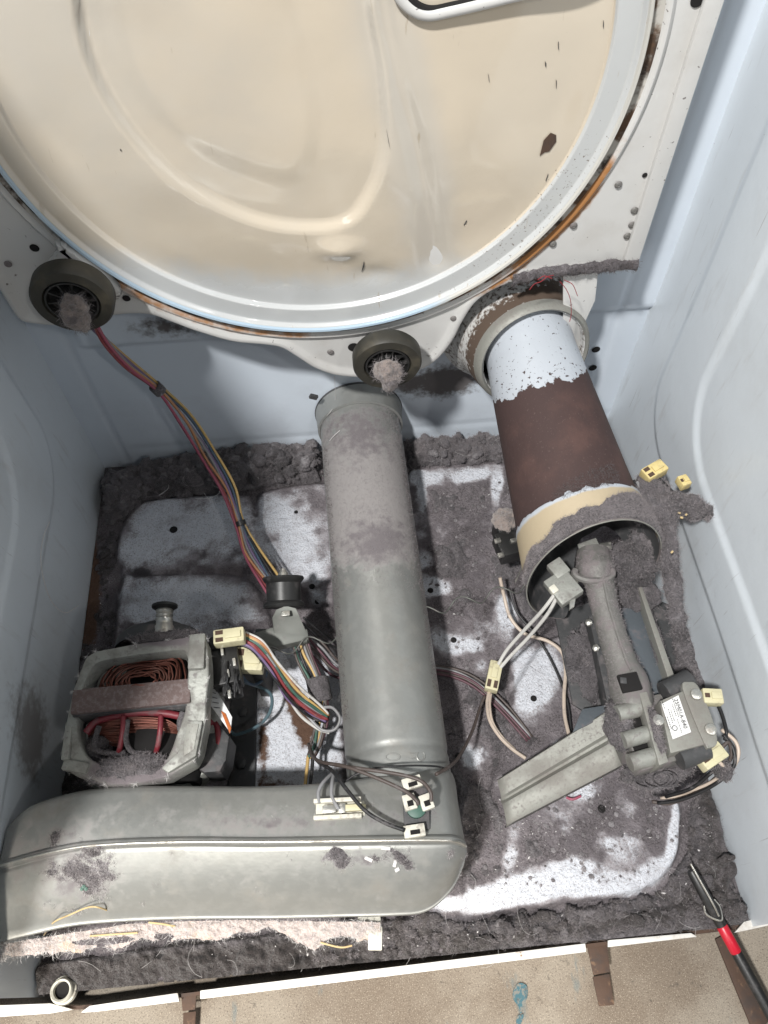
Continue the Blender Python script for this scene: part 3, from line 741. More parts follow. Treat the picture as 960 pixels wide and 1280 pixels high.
# ================================================================== BULKHEAD
blk = thing('drum_bulkhead', 'round cream enamelled drum back on a white bulkhead plate', 'bulkhead', (0, PLATE_Y, 0.34))
def Pl(pts, y=PLATE_Y): return [A(u0, v0, y=y) for u0, v0 in pts]
# outline of the plate, clockwise from its lower left
out_px = [(-14, 340), (6, 372), (24, 398), (45, 404), (75, 406), (110, 402), (145, 393), (185, 392), (215, 402), (245, 413), (290, 426), (330, 430), (352, 434), (372, 446), (395, 460), (425, 469),
          (470, 471), (515, 465), (545, 450), (566, 425), (580, 398), (600, 372), (640, 352), (700, 342), (748, 340), (786, 336), (797, 325)]
out = spline(Pl(out_px), 4)
xr, xl = out[-1][0], out[0][0]
top = [np.array([xr-0.004, PLATE_Y, z]) for z in np.linspace(0.36, 0.90, 16)]+[np.array([xl, PLATE_Y, z]) for z in np.linspace(0.90, 0.40, 14)]
outl = np.array(list(out)+top)
def inset(pl, d):
    T = np.roll(pl, -1, 0)-np.roll(pl, 1, 0); T[:, 1] = 0; T /= np.linalg.norm(T, axis=1, keepdims=True)+1e-9
    n = np.stack([-T[:, 2], 0*T[:, 0], T[:, 0]], 1); return pl+n*d      # n points inwards for this winding
ins_test = inset(outl, 0.01)
if np.mean(np.hypot(ins_test[:, 0], ins_test[:, 2]-0.6)) > np.mean(np.hypot(outl[:, 0], outl[:, 2]-0.6)): sgn = -1
else: sgn = 1
rows = []
for d, dy in ((0.014, 0.0), (0.011, -0.0006), (0.007, -0.0026), (0.003, -0.0030), (0.0008, -0.0012), (0.0, 0.003), (0.0, 0.016)):
    r_ = inset(outl, sgn*d).copy(); r_[:, 1] += dy; rows.append(r_)
RW = np.array(rows)
bm = bmesh.new(); vs = [[bm.verts.new(p) for p in r_] for r_ in RW]; n = len(outl)
for i in range(len(RW)-1):
    for k in range(n): bm.faces.new((vs[i][k], vs[i][(k+1) % n], vs[i+1][(k+1) % n], vs[i+1][k]))
# fill the flat face as a grid of quads clipped to the inset outline, fanned at the border by triangulation
es = [bm.edges.get((vs[0][k], vs[0][(k+1) % n])) for k in range(n)]
bmesh.ops.triangle_fill(bm, edges=es, use_beauty=True)
ed = [e for e in bm.edges if e.calc_length() > 0.012]
for _ in range(5):
    ed = [e for e in bm.edges if e.calc_length() > 0.014]
    bmesh.ops.subdivide_edges(bm, edges=ed, cuts=1); bmesh.ops.triangulate(bm, faces=[f for f in bm.faces if len(f.verts) > 4])
bmesh.ops.recalc_face_normals(bm, faces=bm.faces)
bm.verts.index_update()
V = np.array([v_.co[:] for v_ in bm.verts]); Fp = [[v_.index for v_ in f.verts] for f in bm.faces]; bm.free()
u, v = to_px(V)
DC = np.array([-0.0180, 0.0, 0.5385]); DR = 0.2453; DYF = 0.535
rad = np.hypot(V[:, 0]-DC[0], V[:, 2]-DC[2])
gr = 0.9*blob(u, v, 690, 348, 75, 14, -6)+0.25*blob(u, v, 640, 300, 30, 20)+0.3*blob(u, v, 18, 350, 16, 30)+0.3*blob(u, v, 540, 440, 40, 20)
ru = 0.85*np.exp(-((rad-DR-0.018)/0.007)**2)*(0.35+0.65*sstep(560, 640, u)*sstep(170, 260, v)+0.3*sstep(330, 300, u)*sstep(330, 360, v))
# raised boss behind the roller by the wires
mesh('plate', V, Fp, 'enamel_plate', blk, True, {'grime': gr, 'rust': ru}).data.set_sharp_from_angle(angle=math.radians(50))

# drum back: dished disc
nr, nt = 130, 260
rr_ = np.concatenate([np.linspace(0.002, DR-0.036, 74), np.linspace(DR-0.034, DR-0.001, nr-74)])
th_ = np.linspace(0, 2*math.pi, nt, endpoint=False)
Rg, Tg = np.meshgrid(rr_, th_, indexing='ij')
Xd = DC[0]+Rg*np.cos(Tg); Zd = DC[2]+Rg*np.sin(Tg)
yd = DYF+0*Rg
u, v = to_px(np.stack([Xd, yd, Zd], -1))
yd = yd + 0.004*sstep(DR-0.003, DR-0.007, Rg) + 0.0045*sstep(DR-0.0228, DR-0.0258, Rg) - 0.007*sstep(DR-0.0263, 0.11, Rg)
sdA = poly_sd(u, v, [tuple(q_) for q_ in smooth_closed([(95, -120), (94, 0), (112, 85), (155, 160), (220, 228), (300, 272), (370, 288), (430, 282), (460, 250), (480, 190), (478, 100), (462, 10), (450, -120)], 8)])
yd = yd + 0.0060*sstep(-6, 6, sdA)
sdB = poly_sd(u, v, [tuple(q_) for q_ in smooth_closed([(130, -120), (350, -120), (358, 0), (380, 80), (392, 170), (370, 225), (300, 215), (215, 165), (155, 90), (132, 0)], 8)])
yd = yd - 0.0012*sstep(-14, 14, sdB)
line = np.array([(470, -40), (484, 40), (500, 110), (520, 180), (536, 260), (545, 330)])
dl = np.full(u.shape, 1e9)
for i in range(len(line)-1):
    p0, p1 = line[i], line[i+1]; e_ = p1-p0; tt = np.clip(((u-p0[0])*e_[0]+(v-p0[1])*e_[1])/(e_@e_), 0, 1)
    dl = np.minimum(dl, np.hypot(u-p0[0]-tt*e_[0], v-p0[1]-tt*e_[1]))
yd = yd + 0.0035*np.exp(-(dl/13)**2)
yd = yd - 0.006*blob(u, v, 425, 315, 26, 14) + 0.003*blob(u, v, 470, 350, 30, 14)
yd = yd + 0.004*(fbm(np.stack([Xd, Xd*0, Zd], -1), 14, 2, 4)-0.5)*sstep(0.22, 0.19, Rg)
band = sstep(DR-0.0253, DR-0.0235, Rg)*(0.12+0.88*sstep(430, 640, u)) + 0.75*sstep(250, 400, v)*sstep(0.10, 0.22, Rg)
pale = sstep(700, 100, u)*0.5+0.7*np.exp(-(dl/40)**2)
P = np.stack([Xd, yd, Zd], -1)
disc = grid('drum_back', P, 'enamel_drum', blk, closed_v=True, attrs={'band': band, 'pale': pale, 'speck': sstep(DR-0.031, DR-0.026, Rg)*sstep(480, 640, u)*sstep(60, 240, v)})
c0 = P[0].mean(0); MB().add([c0]+list(P[0]), [[0, 1+(k+1) % nt, 1+k] for k in range(nt)]).build('centre_cap', 'enamel_drum', disc)
rim_o = MB().lathe((DC[0], 0, DC[2]), (0, 1, 0), [(DYF+0.0006, DR-0.0035), (DYF-0.0022, DR-0.0025), (DYF-0.0026, DR-0.0005), (DYF, DR+0.0008), (DYF+0.004, DR), (PLATE_Y+0.001, DR-0.002)], 200).build('drum_rim', 'enamel_blue_edge', blk)
set_attr(rim_o, 'blue', lambda u, v, V: sstep(620, 480, u)); set_attr(rim_o, 'rust', lambda u, v, V: 0.6*sstep(0.536, 0.542, V[:, 1]))
seat_o = MB().lathe((DC[0], 0, DC[2]), (0, 1, 0), [(PLATE_Y-0.0008, DR+0.010), (PLATE_Y-0.003, DR+0.0115), (PLATE_Y-0.0045, DR+0.0135), (PLATE_Y-0.0045, DR+0.0155), (PLATE_Y-0.0025, DR+0.0180), (PLATE_Y+0.001, DR+0.0200)], 200).build('seat_ring', 'enamel_plate', blk)
MB().lathe((DC[0], 0, DC[2]), (0, 1, 0), [(PLATE_Y-0.0012, DR-0.004), (PLATE_Y-0.0016, DR+0.0060), (PLATE_Y-0.0022, DR+0.0110), (PLATE_Y-0.0030, DR+0.0122)], 220).build('seam', 'rust_seam', blk)
set_attr(seat_o, 'rust', lambda u, v, V: (0.25+0.62*blob(u, v, 700, 270, 120, 100)+0.4*sstep(420, 380, u)*sstep(300, 340, v))*sstep(DR+0.021, DR+0.014, np.hypot(V[:, 0]-DC[0], V[:, 2]-DC[2]))+0.3*blob(u, v, 700, 270, 120, 100))
# chipped enamel and scratches on the drum back
def disc_mark(pts, name, material, th=0.0004, y_=DYF-0.004):
    poly = [A(a, b, y=y_) for a, b in pts]
    res = []; cc = np.mean(poly, 0)
    if name == 'scratch': poly = [cc+(p-cc)*np.array([0.32, 1, 0.75]) for p in poly]
    for p in poly:
        r_ = math.hypot(p[0]-DC[0], p[2]-DC[2]); tt = math.atan2(p[2]-DC[2], p[0]-DC[0]) % (2*math.pi)
        i = int(np.argmin(abs(rr_-r_))); k = int(round(tt/(2*math.pi)*nt)) % nt
        res.append(np.array([p[0], P[i, k, 1]-0.0006, p[2]]))
    MB().prism(res, (0, -th, 0)).build(name, material, disc, smooth=False)
disc_mark([(678, 205), (683, 186), (692, 177), (699, 180), (699, 188), (690, 200), (684, 201)], 'enamel_chip', 'rusty')
disc_mark([(449, 354), (455, 340), (458, 330), (459, 342), (453, 350)], 'scratch', 'dark_metal')
disc_mark([(478, 162), (482, 170), (492, 192), (493, 194), (486, 182)], 'scratch', 'dark_metal')
disc_mark([(608, 95), (611, 98), (617, 111), (614, 108)], 'scratch', 'dark_metal')
disc_mark([(699, 60), (701, 60), (705, 74), (702, 72)], 'scratch', 'dark_metal')
disc_mark([(682, 84), (688, 88), (687, 95), (684, 92)], 'scratch', 'dark_metal')
disc_mark([(696, 108), (699, 110), (702, 124), (700, 122)], 'scratch', 'dark_metal')
disc_mark([(757, 34), (760, 38), (762, 49), (758, 44)], 'scratch', 'dark_metal')
disc_mark([(148, 193), (151, 193), (151, 196), (148, 196)], 'scratch', 'dark_metal')
disc_mark([(683, 238), (690, 226), (691, 228), (685, 239)], 'scratch', 'dark_metal')
disc_mark([(578, 292), (588, 283), (589, 285), (580, 293)], 'scratch', 'dark_metal')
# outlet frame at the top of the drum back
fr = [(488, -70), (494, -20), (508, 5), (532, 17), (565, 12), (640, -6), (720, -26), (760, -60), (740, -130), (620, -150), (510, -120)]
fp = smooth_closed([A(a, b, y=DYF-0.0015) for a, b in fr], 8)
MB().tube(fp, 0.0045, 10, closed=True, raw=True).build('outlet_frame', 'enamel_plate', blk)
cen = np.mean(fp, 0)
MB().tube([cen+(p-cen)*0.93 for p in fp], 0.0032, 8, closed=True, raw=True).build('outlet_gasket', 'black_void', blk)
MB().prism([cen+(p-cen)*0.92+np.array([0, 0.003, 0]) for p in fp], (0, 0.002, 0)).build('outlet_insert', 'cream_plastic', blk)
# slot, holes and screws in the plate
sl = [(836, -20), (832, 40), (815, 95), (792, 140), (776, 170), (784, 150), (806, 108), (824, 60), (845, -20)]
MB().prism(Pl(sl, PLATE_Y-0.0012), (0, -0.0006, 0)).build('slot', 'black_void', blk, smooth=False)
sl = [(12, 235), (24, 246), (40, 262), (55, 280), (44, 274), (26, 258)]
MB().prism(Pl(sl, PLATE_Y-0.0012), (0, -0.0006, 0)).build('slot', 'black_void', blk, smooth=False)
sl = [(262, 395+5), (300, 412), (340, 418), (345, 416), (300, 408)]
MB().prism(Pl(sl, PLATE_Y-0.0012), (0, -0.0006, 0)).build('slot', 'black_void', blk, smooth=False)
for (a, b, r) in ((43, 310, .0035), (158, 373, .0032), (442, 434, .0055), (872, 0, .0045), (806, 219, .0018)):
    MB().lathe(A(a, b, y=PLATE_Y-0.0008), (0, -1, 0), [(0.0006, 0), (0.0006, r), (0, r+0.0005)], 18).build('plate_hole', 'black_void', blk)
for (a, b) in ((773, 231), (793, 263), (790, 281), (784, 295), (567, 398), (691, 305), (717, 282), (413, 440), (10, 330)):
    c = A(a, b, y=PLATE_Y-0.001)
    MB().lathe(c, (0, -1, 0), [(0, 0.0035), (0.0012, 0.0028), (0.0018, 0.0012), (0.0012, 0)], 12).build('rivet', 'dusty_cast', blk)
# folded right-hand edge of the plate
fx0 = outl[len(out)-1]
MB().prism([np.array([fx0[0]-0.016, PLATE_Y-0.001, fx0[2]+0.004]), np.array([fx0[0]-0.001, PLATE_Y-0.001, fx0[2]-0.002]), np.array([xr-0.0045, PLATE_Y-0.001, 0.90]), np.array([xr-0.018, PLATE_Y-0.001, 0.90])], (0, -0.006, 0), 0.0025).build('edge_fold', 'enamel_plate', blk)
# raised boss that carries the upper roller
bs = spline(Pl([(42, 345), (74, 306), (84, 300), (150, 352), (143, 372)], PLATE_Y-0.004), 5)
MB().prism(list(bs)+[A(95, 385, y=PLATE_Y-0.004)], (0, -0.012, 0), 0.005).build('roller_boss', 'enamel_plate', blk)

# ---- inlet horn that the heat tube enters
HT = A(664, 446, y=0.532); HB = A(742, 716, z=0.163)
ax = HB-HT; ax /= np.linalg.norm(ax)
axh = ax+np.array([0, 0, 0.50]); axh /= np.linalg.norm(axh)
HT0 = HT+np.array([0.0, 0.0, 0.005])-axh*0.010
horn = MB().lathe(HT0, axh, [(-0.060, 0.082), (-0.048, 0.074), (-0.036, 0.0695), (-0.012, 0.0665), (0.004, 0.0640), (0.012, 0.0615), (0.016, 0.0600), (0.0180, 0.0575), (0.016, 0.0550), (0.010, 0.0540), (-0.02, 0.0535)], 56)
ho = horn.build('inlet_horn', 'enamel_plate', blk)
hv = np.array([v_.co[:] for v_ in ho.data.vertices])+origin(blk)
dd = (hv-HT0)@axh; uu, vv_ = to_px(hv)
at = ho.data.attributes.new('grime', 'FLOAT', 'POINT'); at.data.foreach_set('value', (0.46*sstep(-0.014, 0.000, dd)*sstep(0.010, 0.006, dd)+0.36+0.35*blob(uu, vv_, 700, 362, 40, 16)).astype(np.float32))
MB().lathe(HT0, axh, [(0.008, 0.0632), (0.013, 0.0622), (0.0175, 0.0605), (0.0195, 0.0580), (0.0175, 0.0558), (0.010, 0.0545)], 56).build('horn_rim', 'sheet_grey', blk)
MB().prism(Pl([(704, 344), (748, 341), (744, 376), (731, 404), (727, 440), (704, 440)], PLATE_Y-0.002), (0, 0.003, 0), 0.001).build('side_flange', 'enamel_plate', blk)
MB().lathe(HT0, axh, [(-0.012, 0.0), (-0.012, 0.056)], 40).build('horn_throat', 'black_void', blk)
# lint ledge along the plate's lower right edge
led = spline(Pl([(640, 350), (665, 343), (700, 338), (740, 334), (770, 330), (796, 330)], PLATE_Y-0.006), 10)
nu = 120; path = spline(led, 3); nu = len(path)
L_ = []
for i, p in enumerate(path):
    row = []
    for k in range(14):
        a = math.pi*k/13; w = 0.0045*(0.65+0.8*float(fbm(np.array([p*1.0]), 60, 3, 3)[0]))
        q = p+np.array([0, -math.sin(a)*w*1.0, math.cos(a)*w*1.25]); row.append(q)
    L_.append(row)
L_ = np.array(L_); L_ += (fbm(L_, 150, 4, 5)-0.5)[..., None]*np.array([0.003, 0.005, 0.005])
o = grid('edge_lint', L_, 'lint', blk, attrs={'soil': np.full(L_.shape[:2], 0.35), 'fluff': np.zeros(L_.shape[:2])}); o['kind'] = 'stuff'
o2 = fibres('edge_fibres', L_.reshape(-1, 3), np.tile([0, -1.0, 0], (L_.shape[0]*14, 1)), 2500, 0.004, 0.0001, 'fibre_dark', blk, 8, 1.0)
o3 = MB()
for q_ in ([(662, 362), (668, 355), (676, 352), (684, 346), (692, 344)], [(700, 352), (708, 362), (713, 375), (714, 392), (712, 402)], [(672, 350), (680, 345), (690, 348)], [(705, 350), (716, 356), (722, 370)]):
    o3.tube([A(a, b, y=0.515+0.004*random.Random(a).random()) for a, b in q_], 0.00035, 5)
o3.build('red_threads', 'fibre_red', blk)['kind'] = 'stuff'

# ------------------------------------------------------------------ rollers
def roller(px_, py_, y_, label, seed):
    c = A(px_, py_, y=y_); t_ = thing('drum_roller', label, 'roller', c, 'drum support rollers')
    a = (0, -1, 0)
    MB().lathe(c, a, [(-0.012, 0.016), (-0.012, 0.0325), (-0.009, 0.0345), (0.003, 0.0345), (0.006, 0.0325), (0.0065, 0.024), (0.003, 0.0225)], 48).build('tyre', 'rubber', t_)
    MB().lathe(c, a, [(0.0035, 0.0228), (0.006, 0.022), (0.006, 0.0205), (0.0005, 0.019), (-0.003, 0.012), (0.002, 0.0105), (0.004, 0.0095), (0.004, 0.0055), (-0.004, 0.005)], 36).build('hub', 'black_plastic', t_)
    m = MB()
    for k in range(10):
        b = 2*math.pi*k/10; d_ = np.array([math.cos(b), 0, math.sin(b)])
        m.box(c+d_*0.0155+np.array([0, -0.0015, 0]), (0.011, 0.006, 0.0016), frame(d_, (0, -1, 0))@np.array([[1, 0, 0], [0, 0, 1], [0, 1, 0]]) if False else np.stack([d_, np.array([0, 1.0, 0]), np.cross(d_, [0, 1.0, 0])], 1))
    m.build('hub_rib', 'black_plastic', t_)
    MB().lathe(c, a, [(-0.03, 0.005), (0.009, 0.005), (0.0105, 0.004), (0.0105, 0.0)], 20).build('axle', 'steel_bright', t_)
    # lint caught on the axle end
    nu, nv = 26, 34; th = np.linspace(0, math.pi, nu)[:, None]; ph = np.linspace(0, 2*math.pi, nv, endpoint=False)[None]
    S = np.stack([np.sin(th)*np.cos(ph), np.cos(th)+0*ph, np.sin(th)*np.sin(ph)], -1)
    Pn = c+np.array([0.001, -0.010, -0.006])+S*np.array([0.012, 0.0105, 0.015]); w = 1+1.5*(fbm(Pn+seed, 110, 4, seed)-0.5)
    Pn = c+np.array([0.001, -0.010, -0.006])+S*np.array([0.0125, 0.0105, 0.016])*w[..., None]
    droop = np.clip(-S[..., 2], 0, 1)**3; Pn[..., 2] -= 0.009*droop*(0.6+0.8*fbm(Pn, 200, 2, seed))
    o = grid('lint_tuft', Pn, 'lint_tan', t_, closed_v=True); o['kind'] = 'stuff'
    fibres('tuft_fibres', Pn.reshape(-1, 3), S.reshape(-1, 3), 1500, 0.007, 0.00010, 'fibre_grey', t_, seed, 0.9)
    return t_
roller(91, 373, 0.505, 'black rubber drum roller on the plate, above the coloured wire bundle', 3)
roller(484, 452, 0.510, 'black rubber drum roller on the plate, right above the exhaust pipe end', 7)

# ================================================================== EXHAUST PIPE
pipe = thing('exhaust_pipe', 'round grey galvanised exhaust pipe running to the rear wall', 'pipe', (0.01, 0.36, 0.02))
PA = np.array([0.0148, 0.135, 0.080]); PB = np.array([0.0062, 0.588, 0.079]); PR = 0.0502
nu, nv = 170, 100
s_ = np.linspace(0, 1, nu)[:, None]; a_ = np.linspace(0, 2*math.pi, nv, endpoint=False)[None]
C = PA+(PB-PA)*s_[..., None]
rad = PR*(1+0.010*s_*0)+0*a_
Rr = rad+0.0005*np.exp(-((a_-2.35)/0.03)**2)-0.0012*np.exp(-((s_-0.075)/0.006)**2)-0.0004*(fbm(np.stack([s_*0.45+0*a_, a_*0.05+0*s_, 0*s_*a_], -1), 30, 2, 6))
P = C+np.stack([Rr*np.cos(a_), 0*Rr, Rr*np.sin(a_)], -1)
u, v = to_px(P)
n1 = fbm(P, 26, 4, 12)
topw = sstep(-0.2, 0.5, np.sin(a_)+0*s_)
duA = topw*(0.52*sstep(735, 690, v+24*(n1-0.5))*sstep(500, 560, v)+0.25*blob(u, v, 455, 640, 50, 60)+0.10)
so = topw*(0.42*blob(u, v, 470, 680, 45, 40)+0.38*blob(u, v, 450, 540, 50, 40)+0.3*sstep(730, 690, v))
grid('pipe_body', P, 'galvanised', pipe, closed_v=True, attrs={'dust': duA, 'soot': so}, flip=False)
dirp = (PB-PA)/np.linalg.norm(PB-PA)
MB().lathe(PB, dirp, [(-0.013, PR+0.0004), (-0.012, PR+0.003), (0.012, PR+0.0042), (0.0145, PR+0.0048), (0.0155, PR+0.0035), (0.014, PR-0.004), (0.012, 0.0)], 64).build('collar', 'galvanised', pipe)
MB().lathe(PB, dirp, [(0.0135, PR+0.0045), (0.0155, PR+0.0055), (0.0172, PR+0.0045), (0.0172, PR-0.004)], 64).build('collar_rim', 'dark_metal', pipe)
cl = A(392, 496, y=0.585); MB().box(cl, (0.010, 0.004, 0.006), frame((1, 0.1, -0.6)), 0.0008).build('collar_tab', 'dark_metal', pipe)
MB().tube([PA+dirp*0.004+np.array([PR*1.004*math.cos(t_), 0, PR*1.004*math.sin(t_)]) for t_ in np.linspace(0.3, 2.9, 30)], 0.0009, 6, raw=True).build('pipe_seam', 'galvanised', pipe)
# stamped marks: an oval, a bar and a ring
def on_pipe(px_, py_, lift=0.0):
    p = A(px_, py_, z=0.128)
    for _ in range(4):
        sx = (p[0]-(PA[0]+(PB[0]-PA[0])*(p[1]-PA[1])/(PB[1]-PA[1])))/(PR+lift); p = A(px_, py_, z=0.080+(PR+lift)*math.sqrt(max(0, 1-sx*sx)))
    return p
MB().tube([on_pipe(491+9*math.cos(t_), 946+4.5*math.sin(t_), 0.0001) for t_ in np.linspace(0, 2*math.pi, 22, endpoint=False)], 0.0006, 6, closed=True, raw=True).build('stamped_oval', 'galvanised', pipe)
MB().tube([on_pipe(526+5*math.cos(t_), 945+6*math.sin(t_), 0.0001) for t_ in np.linspace(-1.0, 4.0, 20)], 0.0007, 6, raw=True).build('stamped_ring', 'galvanised', pipe)
MB().tube([on_pipe(512, 941), on_pipe(519, 941)], 0.0006, 6).tube([on_pipe(515, 948), on_pipe(519, 948)], 0.0006, 6).build('stamped_bar', 'galvanised', pipe)
# lint film on top of the pipe
Pf = resample(np.concatenate([P[:, 6:46]], 1), 330, 120); Nf = -grid_normals(Pf)
if Nf[..., 2].mean() < 0: Nf = -Nf
u, v = to_px(Pf); nn1 = fbm(Pf, 45, 5, 31); nn2 = fbm(Pf, 200, 3, 2)
t = -0.0016+0.0016*sstep(745, 680, v+30*(nn1-0.5))+0.006*(nn1-0.52)*sstep(760, 680, v)+0.0012*(nn2-0.5)
t *= np.where(v < 520, 0.4, 1)
fibres('pipe_fibres', (Pf+Nf*np.maximum(t, 0)[..., None])[(v < 740) & (v > 505)], Nf[(v < 740) & (v > 505)], 9000, 0.0035, 0.00009, 'fibre_grey', pipe, 6, 0.9)
fibres('pipe_fibres', Pf[(v < 900) & (v > 560) & ((Nf[..., 2] < 0.55))], Nf[(v < 900) & (v > 560) & ((Nf[..., 2] < 0.55))], 2500, 0.006, 0.0001, 'fibre_dark', pipe, 7, 0.9)
hair = MB()
hair.tube([on_pipe(396, 530, .001), on_pipe(412, 516, .003), on_pipe(419, 500, .002), A(418, 470, y=.57)], 0.00025, 4)
hair.tube([on_pipe(412, 551, .001), on_pipe(417, 545, .003), on_pipe(425, 538, .001)], 0.0003, 4)
hair.build('hair', 'fibre_white', pipe)

# ================================================================== BLOWER DUCT
duct = thing('blower_duct', 'long dull green grey sheet metal blower duct across the front', 'duct', (-0.13, 0.09, 0.0))
# stations along the duct: rear edge, ridge, front bottom edge (photo pixels) with their heights
ST = [((-22, 1100, .105), (-34, 1094, .112), (-40, 1186, .096)),
      ((-4, 1066, .116), (-4, 1084, .126), (0, 1176, .098)),
      ((8, 1036, .124), (30, 1074, .136), (40, 1166, .099)),
      ((33, 1011, .130), (66, 1065, .143), (80, 1157, .100)),
      ((80, 995, .134), (105, 1058, .147), (120, 1152, .100)),
      ((133, 987, .136), (160, 1054, .150), (180, 1148, .100)),
      ((230, 985, .136), (240, 1052, .151), (260, 1146, .100)),
      ((330, 985, .136), (330, 1052, .151), (340, 1145, .100)),
      ((420, 980, .136), (430, 1051, .151), (430, 1144, .100)),
      ((480, 972, .134), (500, 1050, .151), (490, 1143, .100)),
      ((545, 965, .126), (548, 1050, .150), (532, 1138, .100)),
      ((566, 970, .105), (568, 1051, .146), (562, 1114, .106)),
      ((572, 1000, .075), (580, 1056, .134), (578, 1084, .112)),
      ((574, 1030, .055), (583, 1060, .124), (583, 1064, .118))]
Rr_ = spline([A(*s[0][:2], z=s[0][2]) for s in ST], 10); Ri = spline([A(*s[1][:2], z=s[1][2]) for s in ST], 10); Fr = spline([A(*s[2][:2], z=s[2][2]) for s in ST], 10)
rows = []
dn = np.array([0, 0, -1.0])
rb = Rr_.copy(); rb[:, 2] = 0.012; rb[:, 1] += 0.004
rows.append(rb); rows.append(Rr_+dn*0.006+[0, 0.0035, 0]); rows.append(Rr_+dn*0.0015+[0, 0.001, 0])
for t_ in np.linspace(0.05, 0.93, 10): rows.append(Rr_+(Ri-Rr_)*t_+np.array([0, 0, 0.002*math.sin(math.pi*t_)]))
rows.append(Ri+[0, 0.0045, -0.0006]); rows.append(Ri+[0, 0.0022, 0.0030]); rows.append(Ri+[0, -0.0002, 0.0036]); rows.append(Ri+[0, -0.0022, 0.0018]); rows.append(Ri+[0, -0.0030, -0.0025])
i0 = len(rows)
for t_ in np.linspace(0.10, 0.90, 14):
    b = Ri+(Fr-Ri)*t_; bul = math.sin(math.pi*t_)
    rows.append(b+np.stack([0*b[:, 0], -0.002*bul+0*b[:, 0], 0.005*bul+0*b[:, 0]], 1))
rows.append(Fr+[0, 0.0010, 0.0022]); rows.append(Fr+[0, -0.0012, 0.0012]); rows.append(Fr+[0, -0.0014, -0.0015]); rows.append(Fr+[0, 0.002, -0.004]); rows.append(Fr+[0, 0.010, -0.010])
bt = Fr+[0, 0.012, 0]; bt[:, 2] = 0.012; rows.append(bt)
DP = np.array(rows).transpose(1, 0, 2); DP[..., 0] = np.maximum(DP[..., 0], -0.3370)       # along x station, then around
DPf = resample(DP, 300, 110)
DPf[..., :] += ((fbm(DPf, 9, 2, 4)-0.5)*0.004)[..., None]*np.array([0, 0.4, 1])
u, v = to_px(DPf)
N_ = grid_normals(DPf)
if N_[..., 2].mean() < 0: N_ = -N_
n1 = fbm(DPf, 30, 4, 2)
du_ = 0.25+0.30*blob(u, v, 330, 1030, 120, 18)+0.25*blob(u, v, 60, 1060, 90, 60)
so = 0.62*blob(u, v, 100, 1105, 62, 45)+0.35*blob(u, v, 90, 1040, 40, 25)+0.5*blob(u, v, 450, 1075, 75, 26)+0.5*blob(u, v, 330, 1028, 200, 15)+0.35*blob(u, v, 480, 1010, 60, 26)+0.25*blob(u, v, 185, 1130, 26, 26)+0.3*blob(u, v, 540, 1020, 26, 36)
grid('duct_shell', DPf, 'galvanised', duct, attrs={'dust': du_, 'soot': so}, flip=False)
# lint lying on the duct
Pf = resample(DPf[:, 20:], 420, 200); Nf = grid_normals(Pf)
if Nf[..., 2].mean() < 0: Nf = -Nf
u, v = to_px(Pf); n1 = fbm(Pf, 70, 5, 15); n2 = fbm(Pf, 240, 3, 25)
t = -0.0052+0.012*(n1-0.45)+0.003*(n2-0.5)
for (cx, cy, rx, ry, an, w) in ((100, 1085, 48, 26, 0, .0056), (128, 1110, 30, 18, 0, .0042), (88, 1138, 28, 8, 0, .0055), (62, 1130, 16, 10, 0, .0035), (425, 1072, 32, 17, 10, .0062), (486, 1068, 34, 14, -10, .0052), (510, 1082, 18, 14, 0, .0050), (470, 1000, 45, 20, 0, .0038), (530, 1012, 16, 14, 0, .0045), (85, 1045, 32, 12, -8, .0035), (120, 1062, 16, 8, 0, .004)):
    t += w*blob(u, v, cx, cy, rx, ry, an)
flu = 0.55*np.clip(1-t/0.0025, 0, 1)+0.8*blob(u, v, 88, 1138, 30, 14)+0.5*blob(u, v, 128, 1085, 16, 10)+0.4*blob(u, v, 70, 1078, 12, 10)+0.3*blob(u, v, 410, 1075, 12, 12)
MB().tube((Ri+[0, -0.0006, 0.0034])[12:-6], 0.0011, 8, raw=True).build('lip_highlight', 'steel_bright', duct)  # brighter metal along the ridge lip puts its highlight into the colour
o = lint_skin('duct_lint', Pf, Nf, t, 'lint', duct, {'soil': 0.28*blob(u, v, 100, 1100, 60, 40), 'fluff': flu})
k = t > -0.0014
fibres('duct_fibres', (Pf+Nf*t[..., None])[k], Nf[k], 14000, 0.0028, 0.00008, 'fibre_grey', duct, 9, 0.9)
k2 = k & (flu > 0.3)
if k2.sum() > 10: fibres('duct_fibres', (Pf+Nf*t[..., None])[k2], Nf[k2], 4000, 0.003, 0.00008, 'fibre_white', duct, 10, 0.95)
# scraps on the duct
def on_duct(px_, py_, lift=0.0):
    d2 = (u-px_)**2+(v-py_)**2; i = np.unravel_index(np.argmin(d2), d2.shape); return Pf[i]+Nf[i]*(lift+max(0, t[i]))
m = MB()
for cx, cy in ((105, 1107), (108, 1109), (103, 1110)): m.lathe(on_duct(cx, cy, 0.001), (0.2, -0.3, 1), [(0, 0.0018), (0.0012, 0.0016), (0.0016, 0)], 8)
m.build('green_scrap', 'wire_green', duct)
for cx, cy, ln, an in ((461, 1073, .007, -.5), (482, 1060, .008, -.2), (494, 1078, .006, 1.2), (497, 1086, .004, .4)):
    MB().box(on_duct(cx, cy, 0.001), (ln, 0.0028, 0.0008), frame((math.cos(an), math.sin(an), .1)), 0.0003).build('white_scrap', 'fibre_white', duct)
MB().tube([on_duct(50, 1170, .001), on_duct(68, 1150, .003), on_duct(90, 1138, .004), on_duct(112, 1127, .006), on_duct(128, 1125, .008), on_duct(146, 1136, .004), on_duct(164, 1149, .002)], 0.0007, 6).build('straw', 'paper_tan', duct)
